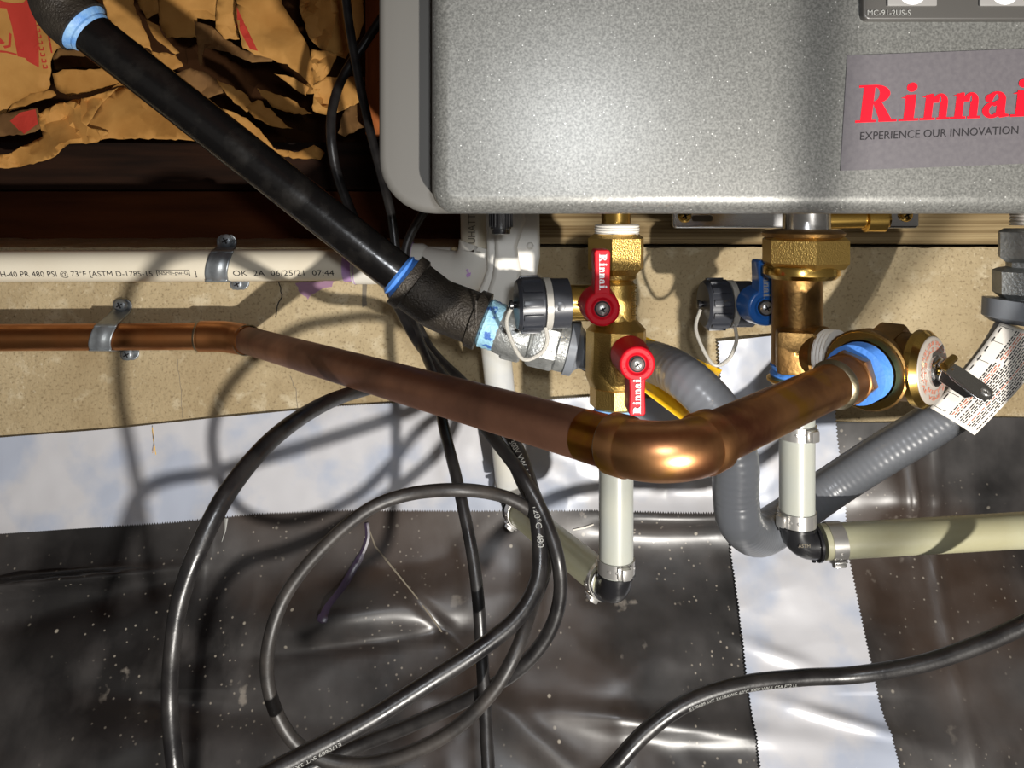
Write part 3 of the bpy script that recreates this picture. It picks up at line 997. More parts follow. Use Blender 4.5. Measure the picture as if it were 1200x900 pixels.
# ================================================================== pipe straps
def pipe_strap(c, R, wd, label, xt, xb, zt, zb, cat='pipe strap'):
    """c pipe centre (world), band wraps over the front of the pipe, ears screwed to the wall above and below"""
    t = thing('pipe_strap', (c.x, 0, c.z), label, cat, 'galvanised pipe straps on the concrete wall')
    pts = []
    R2 = R + .0012
    pts.append(Vector((xt, -.0020, zt + .007)))
    pts.append(Vector((xt, -.0020, zt - .003)))
    for k in range(9):
        a = math.radians(62 - 124 * k / 8)
        f = k / 8
        xx = c.x + (.002 * math.cos(PI * f))
        pts.append(Vector((xx, c.y - math.cos(a) * R2, c.z + math.sin(a) * R2)))
    pts.append(Vector((xb, -.0020, zb + .003)))
    pts.append(Vector((xb, -.0020, zb - .006)))
    sm = catmull(pts, 5)
    vs = []; N = len(sm); prof_ = [-.5, -.42, -.2, -.12, 0, .12, .2, .42, .5]
    for i, p in enumerate(sm):
        tt = (sm[min(i + 1, N - 1)] - sm[max(i - 1, 0)]).normalized()
        sd = Vector((1, 0, 0)); nn = tt.cross(sd).normalized()
        if nn.y > 0: nn = -nn
        if abs(nn.y) < .05: nn = Vector((0, 0, 1 if p.z > c.z else -1))
        f = i / (N - 1)
        ww = wd * (1.0 if .18 < f < .82 else .92)
        endk = min(f, 1 - f) / .045
        if endk < 1: ww *= max(.55, math.sqrt(1 - (1 - endk) ** 2))
        rib = .0011 if .22 < f < .78 else 0
        for q in prof_:
            vs.append(p + sd * (q * ww) + nn * (rib if abs(q) < .15 else 0))
    n = len(prof_)
    mb = MB(); mb.add(vs, [(i * n + k, i * n + k + 1, (i + 1) * n + k + 1, (i + 1) * n + k) for i in range(N - 1) for k in range(n - 1)])
    mb.build('strap_band', M['galv'], t, solid=.0012, angle=50)
    screw(t, (xt, -.0026, zt + .002), (0, -1, .0), .0056, M['galv'])
    screw(t, (xb, -.0026, zb - .001), (0, -1, 0), .0052, M['galv'])
    return t


pc = P(262, 311, .645)
pipe_strap(pc, rp, .0185, 'galvanised strap holding the white PVC pipe to the wall', P(263, 0, .66).x, P(277, 0, .66).x, P(0, 285, .66).z, P(0, 332, .66).z)
# ================================================================== copper line
A0, A1 = P(-60, 396, .637), P(240, 394, .637)
B0 = P(287, 398, .632)
Ex = P(785, 538, .3026)
dmain = (Ex - B0).normalized()
o_dir = Vector((.74, 0, .67))     # placeholder (x, z, y) packed below
dseg = Vector((.741, .671, .052)).normalized()
cop = thing('copper_pipe', P(300, 398, .632), 'copper water pipe running along the wall then out to a large elbow', 'pipe')
rc = .0111
MB().tube([A0, A1], rc, 40).build('pipe_section', M['copper_wall'], cop, label='bright copper section along the wall')
C1 = P(262, 394, .636)
cp = [A1.lerp(C1, .1)] + [C1 + Vector((-.006, 0, 0)), C1] + [C1.lerp(B0, .5), B0]
MB().tube(catmull([P(233, 394, .637), P(250, 394, .637), P(263, 394.5, .636), P(277, 396.5, .634), B0 + dmain * .004], 6), [.0120] + [.0127] * 20 + [.0125] * 3 + [.012], 36).build('coupling', M['copper_wall'], cop)
for c, d in ((P(233, 394, .637), Vector((1, 0, 0))), (B0 + dmain * .005, dmain)):
    MB().lathe(c, d, [(-.0015, rc), (-.0008, .0124), (.0005, .0128), (.0012, .012)], seg=36, caps=False).build('solder_joint', M['solder'], cop)
T = .030
E1 = Ex - dmain * T; E2 = Ex + dseg * T
MB().tube([B0, E1], rc, 48).build('pipe_section', M['copper_dull'], cop, label='dull brown copper section coming forward')
MB().tube([E1 - dmain * .016, E1 - dmain * .001], rc + .0001, 48).build('heat_band', M['copper_tint'], cop)
V = Ex + dseg * .176     # mouth of the relief valve
adp = Ex + dseg * .140
MB().tube([E2, adp], rc, 48).build('pipe_section', M['copper_heat'], cop, label='heat-tinted copper section to the relief valve')
eb = arc_bend(E1, Ex, E2, .020, 22)
pts = [E1, E1 + dmain * .0004, E1 + dmain * .0085, E1 + dmain * .0095] + eb + [E2 - dseg * .0095, E2 - dseg * .0085, E2 - dseg * .0004, E2]
rad = [rc, .0129, .0129, .0121] + [.0121] * len(eb) + [.0121, .0129, .0129, rc]
MB().tube(pts, rad, 56).build('elbow', M['copper_heat'], cop, angle=60)
for c, d in ((E1, dmain), (E2, dseg * -1)):
    MB().lathe(c, d, [(-.0016, rc), (-.0006, .0122), (.0004, .0128), (.0012, .0128)], seg=48, caps=False).build('solder_joint', M['solder'], cop)
mb = MB().lathe(adp, dseg, [(0, rc), (.0006, .0127), (.014, .0127), (.0148, .0134)], seg=48)
mb.hexn(adp + dseg * .0150, dseg, .008, .0143, .0012, rot=.25)
mb.build('male_adapter', M['copper_heat'], cop, angle=30)
MB().lathe(adp, dseg, [(-.0022, rc), (-.001, .0124), (.0008, .0130), (.0018, .0127)], seg=48, caps=False).build('solder_joint', M['solder'], cop, label='pale solder ring')
tp = [(0.0, .0135)]
for k in range(7): tp += [(.0008 + k * .0017, .0163), (.0016 + k * .0017, .0157)]
MB().lathe(adp + dseg * .0238, dseg, tp, seg=40).build('thread_tape', M['blue_tape2'], cop)
cc = P(127, 394, .637)
pipe_strap(cc, rc, .0180, 'galvanised strap holding the copper pipe on the wall', P(139, 0, .66).x, P(147, 0, .66).x, P(0, 361, .66).z, P(0, 415, .66).z)

# ================================================================== left service valve
VX, VY = P(722, 0, .487).x, .487 + CAMY
zc = lambda py: -(py - HOR) * .487 / F
sc = .487 / F


def column(parts, cx, cy, parent, m, name, seg=36):
    mb = MB(); mb.lathe((cx, cy, 0), (0, 0, -1), [(-zc(py), r * sc) for py, r in parts], seg=seg)
    return mb.build(name, m, parent, angle=32)


lv = thing('service_valve', (VX, VY, zc(487)), 'brass service valve with two red handles under the water heater', 'valve')
column([(225, 17), (262, 17)], VX, VY, lv, M['brass_smooth'], 'stem')
tp = []
for k in range(4): tp += [(263 + k * 3.0, 25), (264.5 + k * 3.0, 26.5)]
column([(262, 18)] + tp + [(276, 20)], VX + .0005, VY, lv, M['teflon'], 'thread_tape')
hexrot = .26
MB().lathe((VX, VY, 0), (0, 0, -1), [(-zc(274), 28 * sc), (-zc(279), 35 * sc), (-zc(314), 35 * sc), (-zc(322), 26 * sc)], seg=6, rot=hexrot).build('union_nut', M['brass'], lv)
column([(318, 24), (326, 23), (329, 19), (333, 22), (377, 23), (384, 24)], VX, VY, lv, M['brass'], 'valve_body')
# lower body with faceted shoulders
MB().lathe((VX, VY, 0), (0, 0, -1), [(-zc(372), 22 * sc), (-zc(386), 35 * sc), (-zc(440), 36 * sc), (-zc(452), 31 * sc)], seg=10, rot=.3).build('valve_body', M['brass'], lv)
MB().lathe((VX, VY, 0), (0, 0, -1), [(-zc(450), 28 * sc), (-zc(453), 31 * sc), (-zc(474), 31 * sc), (-zc(477), 28 * sc)], seg=8, rot=.2).build('union_nut', M['brass'], lv)
column([(475, 24), (477, 26.5), (480, 25), (482, 27), (486, 24.5)], VX, VY, lv, M['blue_tape'], 'thread_tape')
# raised lettering on the neck
text_flat('cast_lettering', 'INSTALL', .0058, Vector((VX + .0083, VY - .0100, zc(331))), (0, 0, -1), (1, .45, 0), M['brass_smooth'], lv)
# drain outlet to the left
oc = P(694, 355, .487)
MB().tube([oc + Vector((.012, 0, 0)), P(664, 355, .487)], .0115, 30).build('outlet', M['brass_smooth'], lv)
a1, b1 = drain_cap(lv, P(666, 355, .483), (-1, -.13, -.02), .0170)
strap_loop(lv, a1, b1 + Vector((-.001, -.010, -.013)), .026)
# handle stems
MB().tube([P(704, 362, .46), P(705, 361, .49)], .007, 20).build('stem', M['brass'], lv)
MB().tube([P(747, 427, .44), P(735, 415, .49)], .0085, 6).build('stem', M['brass'], lv)
h = valve_handle(lv, P(706, 362, .436), True, M['red'])
h['label'] = 'upper red lever handle pointing up'
h = valve_handle(lv, P(747, 427, .428), False, M['red'], th=.028, ln=.0290)
h['label'] = 'lower red lever handle pointing down'

# ================================================================== right service valve
WX, WY = P(934, 0, .487).x, VY
rv = thing('service_valve', (WX, WY, zc(450)), 'larger brass valve column with a blue handle behind it, right of the red-handled valve', 'valve')
column([(225, 26), (268, 27)], P(945, 0, .487).x, WY, rv, M['chrome'], 'stem')
column([(268, 28), (270, 43), (273, 47), (277, 45), (279, 40)], P(941, 0, .487).x, WY, rv, M['brass_dark'], 'flange')
HX = P(943, 0, .487).x
MB().lathe((HX, WY, 0), (0, 0, -1), [(-zc(276), 44 * sc), (-zc(281), 50 * sc), (-zc(307), 50 * sc), (-zc(314), 44 * sc)], seg=6, rot=.12).build('union_nut', M['brass'], rv)
column([(311, 42), (313, 43), (321, 43), (326, 38), (327, 30)], P(939, 0, .487).x, WY, rv, M['brass_smooth'], 'union_ring')
column([(322, 28), (440, 29), (452, 26)], WX, WY, rv, M['brass_dark'], 'valve_body')
# forward square boss with dimple
Rz = Matrix.Rotation(math.radians(-16), 3, 'Z')
bc = P(937, 414, .462)
MB().box(bc + Vector((0, .006, 0)), (.0230, .020, .0265), Rz, bev=.003).build('boss', M['brass_dark'], rv)
MB().lathe(bc + Rz @ Vector((0, -.0092, 0)) + Vector((0, .006, 0)), Rz @ Vector((0, -1, 0)), [(0, .0022), (.0009, .0018), (.0009, .0009), (.0002, .0006)], seg=16).build('dimple', M['brass'], rv)
column([(425, 27), (428, 30.5), (433, 29), (438, 31), (446, 27)], WX, WY, rv, M['blue_tape2'], 'thread_tape')
column([(441, 30), (443, 34), (446, 34), (449, 30), (452, 27), (478, 26), (483, 22)], WX, WY, rv, M['brass'], 'lower_nut')
# drain outlet and cap behind, to the left
dq = .56
MB().tube([P(935, 356, .53), P(878, 356, dq)], .0120, 30).build('outlet', M['brass_dark'], rv)
a2, b2 = drain_cap(rv, P(880, 356, dq), (-1, -.06, 0), .0180, L1=.0175, L2=.0135)
strap_loop(rv, a2 + Vector((0, 0, -.004)), b2 + Vector((0, -.012, -.014)), .033)
MB().tube([P(899, 361, .52), P(899, 361, .56)], .007, 20).build('stem', M['brass_dark'], rv)
h = valve_handle(rv, P(898, 361, .515), True, M['blue'], r=.0122, ln=.0320, wd=.0105, th=.022, logo_m=M['gray_ink'])

# ================================================================== relief valve
n = Vector((.62, -.78, .02)).normalized()
Cb = Ex + dseg * .199
rl = thing('relief_valve', Cb, 'bronze pressure relief valve with a steel test lever at the end of the copper pipe', 'valve')
sidev = -dseg
# outlet mouth (where the copper enters)
MB().lathe(Cb, -dseg, [(0, .0195), (.010, .0200), (.016, .0215), (.0215, .0225), (.0225, .0212), (.0225, .0170), (.018, .0165)], seg=44, caps=False).build('outlet_mouth', M['brass_dark'], rl)
MB().lathe(Cb - dseg * .0226, -dseg, [(0, .0216), (.0006, .0213), (.0006, .0172), (0, .0170)], seg=44, caps=False).build('mouth_rim', M['brass_smooth'], rl)
mb = MB().lathe(Cb, n, [(-.027, .0125), (-.023, .0130), (-.018, .0165), (-.008, .0190), (.010, .0195), (.018, .0184), (.021, .0190)], seg=40)
mb.build('valve_body', M['brass_dark'], rl, angle=40)
MB().hexn(Cb - n * .003 + Vector((0, 0, .004)), n, .016, .0192, .002, n=6, rot=.3).build('hex_flats', M['brass_dark'], rl)
disc = Cb + n * .0205
MB().lathe(disc, n, [(0, .0190), (.0005, .0212), (.004, .0212), (.0065, .0190), (.0070, .0186)], seg=48).build('bonnet', M['brass_smooth'], rl, angle=30)
fc = disc + n * .0071
pt = MB().lathe(fc, n, [(0, .0184), (.0004, .0182), (.0008, .0176), (.0016, .008)], seg=48).build('label_plate', M['plate'], rl)
# ring of small wording on the plate
x, y, a = frame(n)
for rr, txt, m_ in ((.0148, 'RELIEF VALVE  ASME  RELIEF VALVE  ', M['ink_red']), (.0116, 'SAFETY RELIEF VALVE  ', M['ink_red'])):
    tv, tf = text_data(txt, .0030)
    W = max(q.x for q in tv) * 1.02
    k = 2 * PI / W
    up_ang = 0
    ou = [fc + n * (.0011 + .0012 * (1 - (rr + q.y) / .019)) + (x * math.sin(-(q.x * k)) + y * math.cos(q.x * k)) * (rr + q.y - .001) for q in tv]
    z = MB(); z.add(ou, tf); z.build('plate_lettering', m_, pt, smooth=False, recalc=False)
MB().lathe(fc, n, [(0, .0085), (.003, .0085), (.0042, .0070), (.0045, .004)], seg=24).build('spring_cap', M['chrome'], rl)
MB().tube([fc, fc + n * .011], .0026, 14).build('lever_post', M['brass_smooth'], rl)
# lever: folded plate running down-right
la = fc + n * .006 + Vector((0, 0, .002))
lb = P(1156, 468, (fc.y - CAMY) - .018)
ld = (lb - la).normalized(); lu = n.cross(ld).normalized(); ln_ = ld.cross(lu)
if ln_.y > 0: ln_ = -ln_; lu = -lu
L = (lb - la).length
shape = [(-.003, -.0045), (L * .3, -.0080), (L * .85, -.0092), (L, -.007), (L * 1.06, 0), (L, .006), (L * .8, .0076), (L * .25, .0066), (-.003, .0045)]
lv_ = MB().poly(shape, la + ln_ * .003, ld, lu, depth=.0012)
lv_.poly([(0, 0), (L * .85, 0), (L * .7, .006), (.002, .007)], la + ln_ * .003 + lu * -.0060, ld, -ln_, depth=.0012)
lvr = lv_.build('test_lever', M['chrome'], rl, angle=25)
bv = lvr.modifiers.new('b', 'BEVEL'); bv.width = .0005; bv.segments = 2
MB().lathe(la + ld * (L * .9) + ln_ * .0031, ln_, [(0, .0026), (.0005, .0024), (.0005, .0014), (0, .0013)], seg=20).build('lever_hole', M['steel'], lvr)
MB().tube([la + lu * -.006 + ln_ * .0045, la + lu * .007 + ln_ * .0045], .0021, 14).build('lever_pin', M['brass_smooth'], lvr)
# taped nipple between column and relief valve
na = Cb - n * .026; nb = Cb - n * .034
tp = [(0, .0120)]
for k in range(6): tp += [(.0012 + k * .0022, .0160), (.0022 + k * .0022, .0152)]
MB().lathe(na + n * .001, -n, tp + [(.0145, .0135)], seg=36).build('thread_tape', M['teflon'], rl)
MB().lathe(nb, -n, [(0, .0158), (0.001, .0172), (.006, .0168), (.014, .0150)], seg=36).build('branch', M['brass_dark'], rv)

# ================================================================== plastic supply pipes
rx = .0109


def black_elbow(parent, a, c, b, r=.0098):
    pts = arc_bend(a, c, b, .009, 10)
    pts = [Vector(a)] + pts + [Vector(b)]
    o = MB().tube(pts, r, 28).build('elbow', M['capblack'], parent)
    d1 = (Vector(a) - Vector(c)).normalized(); d2 = (Vector(b) - Vector(c)).normalized()
    k = MB()
    for p, d in ((Vector(a), d1), (Vector(b), d2)):
        k.lathe(p - d * .003, d, [(0, r), (.0005, r * 1.18), (.002, r * 1.18), (.0025, r)], seg=28)
    for d in (d1, d2):
        s = d.cross(Vector((0, 1, 0)))
        if s.length < .1: s = Vector((1, 0, 0))
        s.normalize()
        for g in (-1, 1):
            k.tube([Vector(c) + d * .010 + s * g * r, Vector(c) + d * .010 + s * g * (r + .0022)], .0014, 8)
    k.build('elbow_flange', M['capblack'], o)
    return o


lp = thing('supply_pipe', (VX, VY, zc(700)), 'milky plastic water pipe dropping from the red-handled valve and turning back left', 'pipe')
pA = Vector((VX, VY, zc(485))); pB = Vector((VX, VY, zc(672)))
MB().tube([pA, pB], rx, 40).build('pipe_section', M['pex'], lp)
clamp(lp, Vector((VX, VY, zc(662))), (0, 0, 1), rx, .0085, ear=(.35, -1, 0))
cE = Vector((VX, VY, zc(692)))
far = P(606, 598, .62)
dl = (far - P(700, 678, .483)).normalized()
black_elbow(lp, cE + Vector((0, 0, .012)), cE, cE + dl * .014)
s2 = cE + dl * .012
MB().tube([s2, far], rx, 36).build('pipe_section', M['pex_pipe'], lp)
clamp(lp, s2 + dl * .008, dl, rx, .0085, ear=(-.6, -.3, -1))
cF = far + dl * .012
tpz = P(578, 380, .585)
upv = (tpz - cF).normalized()
black_elbow(lp, cF - dl * .010, cF, cF + upv * .012)
clamp(lp, far - dl * .006, dl, rx, .008, ear=(-.7, -.6, -1))
MB().tube([cF + upv * .014, tpz], rx * 1.05, 36).build('pipe_section', M['pex_frost'], lp, label='frosted vertical section at the wall')
clamp(lp, cF + upv * .019, upv, rx * 1.05, .009, ear=(.8, .5, 0))

rpz = thing('supply_pipe', (WX, WY, zc(640)), 'milky plastic water pipe dropping from the blue-handled valve and running right', 'pipe')
MB().tube([Vector((WX, WY, zc(478))), Vector((WX, WY, zc(612)))], rx, 40).build('pipe_section', M['pex'], rpz)
clamp(rpz, Vector((WX, WY, zc(505))), (0, 0, 1), rx, .0085, ear=(.5, -1, 0))
clamp(rpz, Vector((WX, WY, zc(606))), (0, 0, 1), rx, .0085, ear=(-1, -.5, 0))
cG = Vector((WX, WY, zc(637)))
endp = P(1290, 616, .490)
dr_ = (endp - P(985, 637, .487)).normalized()
black_elbow(rpz, cG + Vector((0, 0, .013)), cG, cG + dr_ * .014, r=.0102)
text_flat('moulded_lettering', 'ASTM', .0030, cG + Vector((-.003, -.0104, .002)), (1, 0, 0), (0, 0, 1), M['text_gray'], rpz)
s3 = cG + dr_ * .016
MB().tube([s3, endp], rx, 40).build('pipe_section', M['pex_pipe'], rpz)
clamp(rpz, s3 + dr_ * .008, dr_, rx, .009, ear=(0, -.4, -1))

# ================================================================== black iron gas pipe
gp = thing('gas_pipe', P(480, 330, .52), 'black iron gas pipe slanting down from upper left to a cast elbow', 'pipe')
gr = .0140
G0 = P(93, 28, .51); G1 = P(478, 330, .525)
gd = (G1 - G0).normalized()
MB().tube([G0, G1], gr, 40).build('pipe_section', M['iron'], gp)
# upper elbow, opening toward the pipe
ue = arc_bend(G0 + gd * .006, G0 - gd * .014, P(62, -60, .50), .020, 10)
MB().tube([G0 + gd * .004, G0 + gd * .0035] + ue + [P(62, -60, .50)], [.0170, .0195] + [.0190] * len(ue) + [.018], 32).build('elbow', M['iron_cast'], gp)
MB().lathe(G0 - gd * .001, gd, [(0, .0150), (.005, .0178), (.0085, .0150), (.0100, .0152), (.012, .0141)], seg=36, caps=False).build('thread_tape', M['blue_tape'], gp)
# lower 45 degree elbow
G2 = P(512, 356, .525)
G3 = P(566, 377, .522)
g2d = (G3 - G2).normalized()
MB().lathe(G1 - gd * .0095, gd, [(0, gr), (.002, .0158), (.004, .0148), (.006, .0160), (.010, .0158)], seg=36, caps=False).build('thread_tape', M['blue_tape2'], gp)
le = arc_bend(G1, G2, G3, .03, 10)
pts = [G1 - gd * .003, G1 - gd * .0028, G1 + gd * .004, G1 + gd * .006] + le + [G3 - g2d * .008, G3 - g2d * .007, G3, G3 + g2d * .0003]
rad = [.0165, .0198, .0200, .0180] + [.0178] * len(le) + [.0180, .0200, .0202, .0165]
el = MB().tube(pts, rad, 40).build('elbow', M['iron_cast'], gp, angle=50)
x, y, a = frame(g2d)
MB().box(G3 - g2d * .007 + Vector((-.001, -.0195, -.004)), (.004, .002, .004), bev=.0006).box(G3 - g2d * .004 + Vector((0, -.0193, .007)), (.0016, .003, .017), bev=.0006).build('cast_mark', M['iron_cast'], el)
tp = [(0, .0150)]
for k in range(3): tp += [(.002 + k * .004, .0172 - k * .0003), (.004 + k * .004, .0166 - k * .0003)]
MB().lathe(G3 + g2d * .011, g2d, [(0, .0160), (.004, .0168), (.014, .0172), (.020, .0160)], seg=14).build('nipple', M['zinc'], gp)
MB().lathe(G3, g2d, tp + [(.0125, .0150)], seg=36).build('thread_sealant', M['blue_dope'], gp)

# ================================================================== grey gas connector hose
gh = thing('gas_connector', P(862, 640, .46), 'grey coated flexible gas hose looping from the zinc fittings to the right valve', 'hose')
Z0 = P(598, 390, .522)
zd = (P(690, 412, .520) - Z0).normalized()
MB().hexn(Z0 - zd * .004, zd, .014, .0185, .0015, rot=.2).build('adapter_nut', M['zinc'], gh)
MB().lathe(Z0 + zd * .009, zd, [(0, .0150), (.004, .0150), (.005, .0170), (.007, .0150)], seg=30).build('adapter_body', M['zinc'], gh)
mb = MB().hexn(Z0 + zd * .014, zd, .019, .0190, .002, rot=.45)
mb.lathe(Z0 + zd * .032, zd, [(0, .0165), (.001, .0178), (.007, .0178), (.009, .0160)], seg=36)
mb.build('flare_nut', M['zinc'], gh)
MB().lathe(Z0 + zd * .039, zd, [(0, .0165), (.0008, .0190), (.006, .0190), (.008, .0150), (.011, .0125), (.024, .0130)], seg=36).build('collar', M['hose_nut'], gh)
hp = catmull([Z0 + zd * .055, P(722, 418, .535), P(765, 424, .50), P(805, 445, .465), P(843, 485, .455), P(861, 535, .455), P(862, 580, .46),
              P(868, 612, .465), P(889, 626, .495), P(922, 608, .52), P(970, 574, .53), P(1030, 535, .52), P(1085, 502, .51), P(1130, 470, .50), P(1170, 425, .49), P(1195, 385, .485)], 44)
# re-sample finely for the ribs
rad = []
L = 0
for i, p in enumerate(hp):
    if i: L += (p - hp[i - 1]).length
    rad.append(.0136 + .00007 * math.sin(L * 2 * PI / .0042))
MB().tube(hp, rad, 28).build('hose', M['hose'], gh, angle=80)
yt = thing('warning_tag', P(800, 445, .52), 'yellow warning tag tucked behind the grey gas hose', 'tag')


def tagf(u, v):
    a = Vector((750 + 96 * u, 392 + 42 * u, 0)); b = Vector((746 + 58 * u, 452 + 44 * u, 0))
    p = a.lerp(b, v)
    Dm = .50 + .04 * math.sin(PI * v) - .03 * v
    return P(p.x, p.y, Dm)


yt1 = MB().grid(tagf, 12, 14).build('tag_sheet', M['yellow'], yt, solid=.0005)
d = MB()
for uu, vv in ((.42, .03), (.47, .035), (.52, .03), (.2, .94)):
    p = tagf(uu, vv); d.box(p + Vector((0, -.0008, 0)), (.0028, .0003, .0012), Matrix.Rotation(.35, 3, 'Y'))
d.build('printed_mark', M['black_ink'], yt1, smooth=False)

# ================================================================== gas shut-off at the right edge
gv = thing('gas_fitting', P(1200, 390, .485), 'zinc flare fittings joining the grey hose under the heater at the right edge', 'fitting')
GX, GY = P(1206, 0, .485).x, .485 + CAMY
zz = lambda py: -(py - HOR) * .485 / F
tp = []
for k in range(5): tp += [(-zz(246 + k * 4), .0100), (-zz(248 + k * 4), .0108)]
MB().lathe((GX, GY, 0), (0, 0, -1), [(-zz(225), .009)] + tp, seg=30).build('thread_tape', M['teflon'], gv)
MB().lathe((GX, GY, 0), (0, 0, -1), [(-zz(268), .0150), (-zz(272), .0185), (-zz(302), .0185), (-zz(307), .0150)], seg=6, rot=.5).build('adapter_nut', M['zinc'], gv)
MB().lathe((GX, GY, 0), (0, 0, -1), [(-zz(306), .0130), (-zz(313), .0130), (-zz(315), .0175), (-zz(318), .0208), (-zz(344), .0208), (-zz(350), .0165), (-zz(354), .0160)], seg=6, rot=.3).build('flare_nut', M['zinc'], gv)
MB().lathe((GX, GY, 0), (-.10, 0, -1), [(-zz(352), .0170), (-zz(353), .0205), (-zz(374), .0200), (-zz(380), .0150)], seg=36).build('collar', M['hose_nut'], gv)

# paper tag
wt = thing('instruction_tag', P(1140, 505, .45), 'white printed instruction tag hanging from the right gas fitting behind the lever', 'tag')
cr = [P(1172, 378, .474), P(1236, 402, .470), P(1090, 478, .462), P(1142, 510, .452)]
fdir = (cr[1] - cr[0]).cross(cr[2] - cr[0]).normalized()
if fdir.y > 0: fdir = -fdir


def tg(u, v, off=0):
    a = cr[0].lerp(cr[1], u); b = cr[2].lerp(cr[3], u)
    return a.lerp(b, v) + fdir * (off + .004 * math.sin(PI * v) + .0015 * math.sin(PI * u))


ts = MB().grid(lambda u, v: tg(u, v), 10, 16).build('tag_sheet', M['tagwhite'], wt, solid=.0003)
rnd = random.Random(4)


def tline(mb, u0, u1, v0, v1, off=.0004):
    mb.add([tg(u0, v0, off), tg(u1, v0, off), tg(u1, v1, off), tg(u0, v1, off)], [(0, 1, 2, 3)])


# tiny lines of print run along the long side of the tag
mb = MB(); mr = MB()
for k in range(17):
    u = .30 + .040 * k
    tgt = mr if k in (2, 3) or k == 11 else mb
    v = .03
    vend = .97 if k % 5 else .75
    while v < vend:
        L = rnd.uniform(.015, .06)
        if k < 6 and .32 < v < .40: v += .05
        nseg = 2
        tline(tgt, u, u + (.017 if k % 5 else .022), v, min(v + L, vend)); v += L + .010
for v0, v1 in ((.03, .97),):
    for u in (.03, .13, .25): tline(mb, u, u + .006, v0, v1)
for v in (.03, .2, .42, .62, .8, .965): tline(mb, .03, .25, v, v + .005)
for k in range(8): tline(mb, .055, .075, .05 + k * .11, .11 + k * .11)
mb.build('printed_lines', M['black_ink'], ts, smooth=False, recalc=False)
mr.build('printed_lines', M['ink_red'], ts, smooth=False, recalc=False, label='orange lines of print')


# ================================================================== cables
UNSEEN_CORD_TAIL = [Vector((.36, -.62, -.16)), Vector((.31, -.70, -.27)), Vector((.245, -.735, -.33)), Vector((.2275, -.74, -.26)), Vector((.2285, -.74, -.10)), Vector((.230, -.74, .1)), Vector((.234, -.74, .5))]  # unseen run behind the camera, routed to cast the vertical shadow on the heater


def near(path, px):
    best = (1e9, 0); L = 0
    for i, p in enumerate(path):
        if i: L += (p - path[i - 1]).length
        D = p.y - CAMY
        if D < .05: break
        d = math.hypot(600 + p.x * F / D - px[0], HOR - p.z * F / D - px[1])
        if d < best[0]: best = (d, L)
    return best[1]


def cable(pts, r, m, label, txts=()):
    path = catmull([P(*p) if not isinstance(p, Vector) else p for p in pts], 12)
    o = MB().tube(path, r if not isinstance(r, list) else r[:len(path)], 14)
    if isinstance(r, list): r = .0045
    o = o.build('cable', m)
    tagit(o, label, 'cable')
    for (txt, size, s0, ang, flip, xs) in txts:
        L = sum((path[i + 1] - path[i]).length for i in range(len(path) - 1))
        t = text_tube('cable_lettering', txt, size, path, r, ang, M['gray_ink'], o, (L * s0 if not isinstance(s0, tuple) else near(path, s0)), xs, flip)
    return o


cable([(402, -40, .62), (408, 20, .62), (420, 90, .615), (433, 150, .61), (448, 210, .605), (458, 250, .60), (465, 300, .60), (474, 350, .60), (492, 400, .58), (510, 445, .54), (520, 500, .50), (535, 560, .47), (552, 640, .45),
       (560, 700, .44), (566, 790, .43), (574, 940, .40), (580, 1150, .33), (590, 1600, .24)], .0036, M['rubber'], 'thin black cable dropping almost straight behind the copper pipe to the bottom edge')
cable([(455, 10, .64), (428, 50, .645), (402, 90, .64), (390, 125, .63), (388, 160, .62), (394, 200, .62), (408, 240, .615), (428, 285, .605), (456, 338, .60), (484, 392, .585), (508, 425, .56), (542, 470, .51), (574, 508, .475), (610, 555, .45),
       (636, 602, .44), (653, 652, .43), (656, 700, .43), (641, 745, .43), (606, 785, .43), (550, 818, .435), (480, 850, .44), (410, 878, .44), (340, 915, .43), (300, 980, .42), (290, 1150, .38), (300, 1600, .30)], .0040, M['rubber'],
      'black cable bulging left beside the slanting pipe, then the outermost right side of the coil')
cable([(300, 1500, .25), (245, 1120, .30), (212, 940, .32), (203, 880, .325), (199, 820, .33), (202, 760, .33), (212, 700, .335), (234, 640, .34), (270, 572, .355), (322, 512, .39), (378, 474, .45), (425, 457, .51), (475, 447, .53), (530, 458, .54), (572, 480, .515), (601, 517, .475), (622, 570, .45),
       (632, 630, .435), (630, 680, .425), (606, 724, .415), (560, 762, .405), (500, 801, .395), (435, 842, .385), (380, 872, .378), (318, 905, .37), (260, 938, .36), (225, 1000, .345), (215, 1200, .30), (220, 1700, .22)], [.0036] * 60 + [.0036 + .00003 * i for i in range(30)] + [.0045] * 400, M['rubber'],
      'thick black power cord making the tall left arc and the printed diagonal run', [('300V VW-1 E59921  120°C  480', .0048, (603, 520), .1, False, 1.0), ('E170689 SVT 3X18AWG 60°C 300V', .0030, (400, 860), -.35, True, 1.1)])
cable([(540, 180, .625), (505, 235, .614), (476, 290, .610), (480, 350, .604), (502, 405, .595), (545, 450, .56), (585, 492, .53), (604, 530, .51), (632, 590, .495), (650, 640, .47), (640, 618, .452), (618, 596, .445), (588, 581, .44), (540, 574, .43), (480, 579, .43), (430, 598, .425), (378, 642, .42), (336, 695, .415), (316, 750, .41), (314, 800, .41), (330, 848, .41), (360, 881, .41),
       (412, 896, .41), (470, 886, .41), (530, 856, .41), (576, 812, .41), (604, 765, .415), (622, 715, .43), (640, 660, .46), (628, 605, .50), (604, 550, .53), (582, 495, .56), (576, 440, .612), (590, 385, .63), (604, 300, .640), (612, 220, .645)], .0037, M['rubber_dusty'], 'dusty dark cable forming the big inner loop over the black sheet')
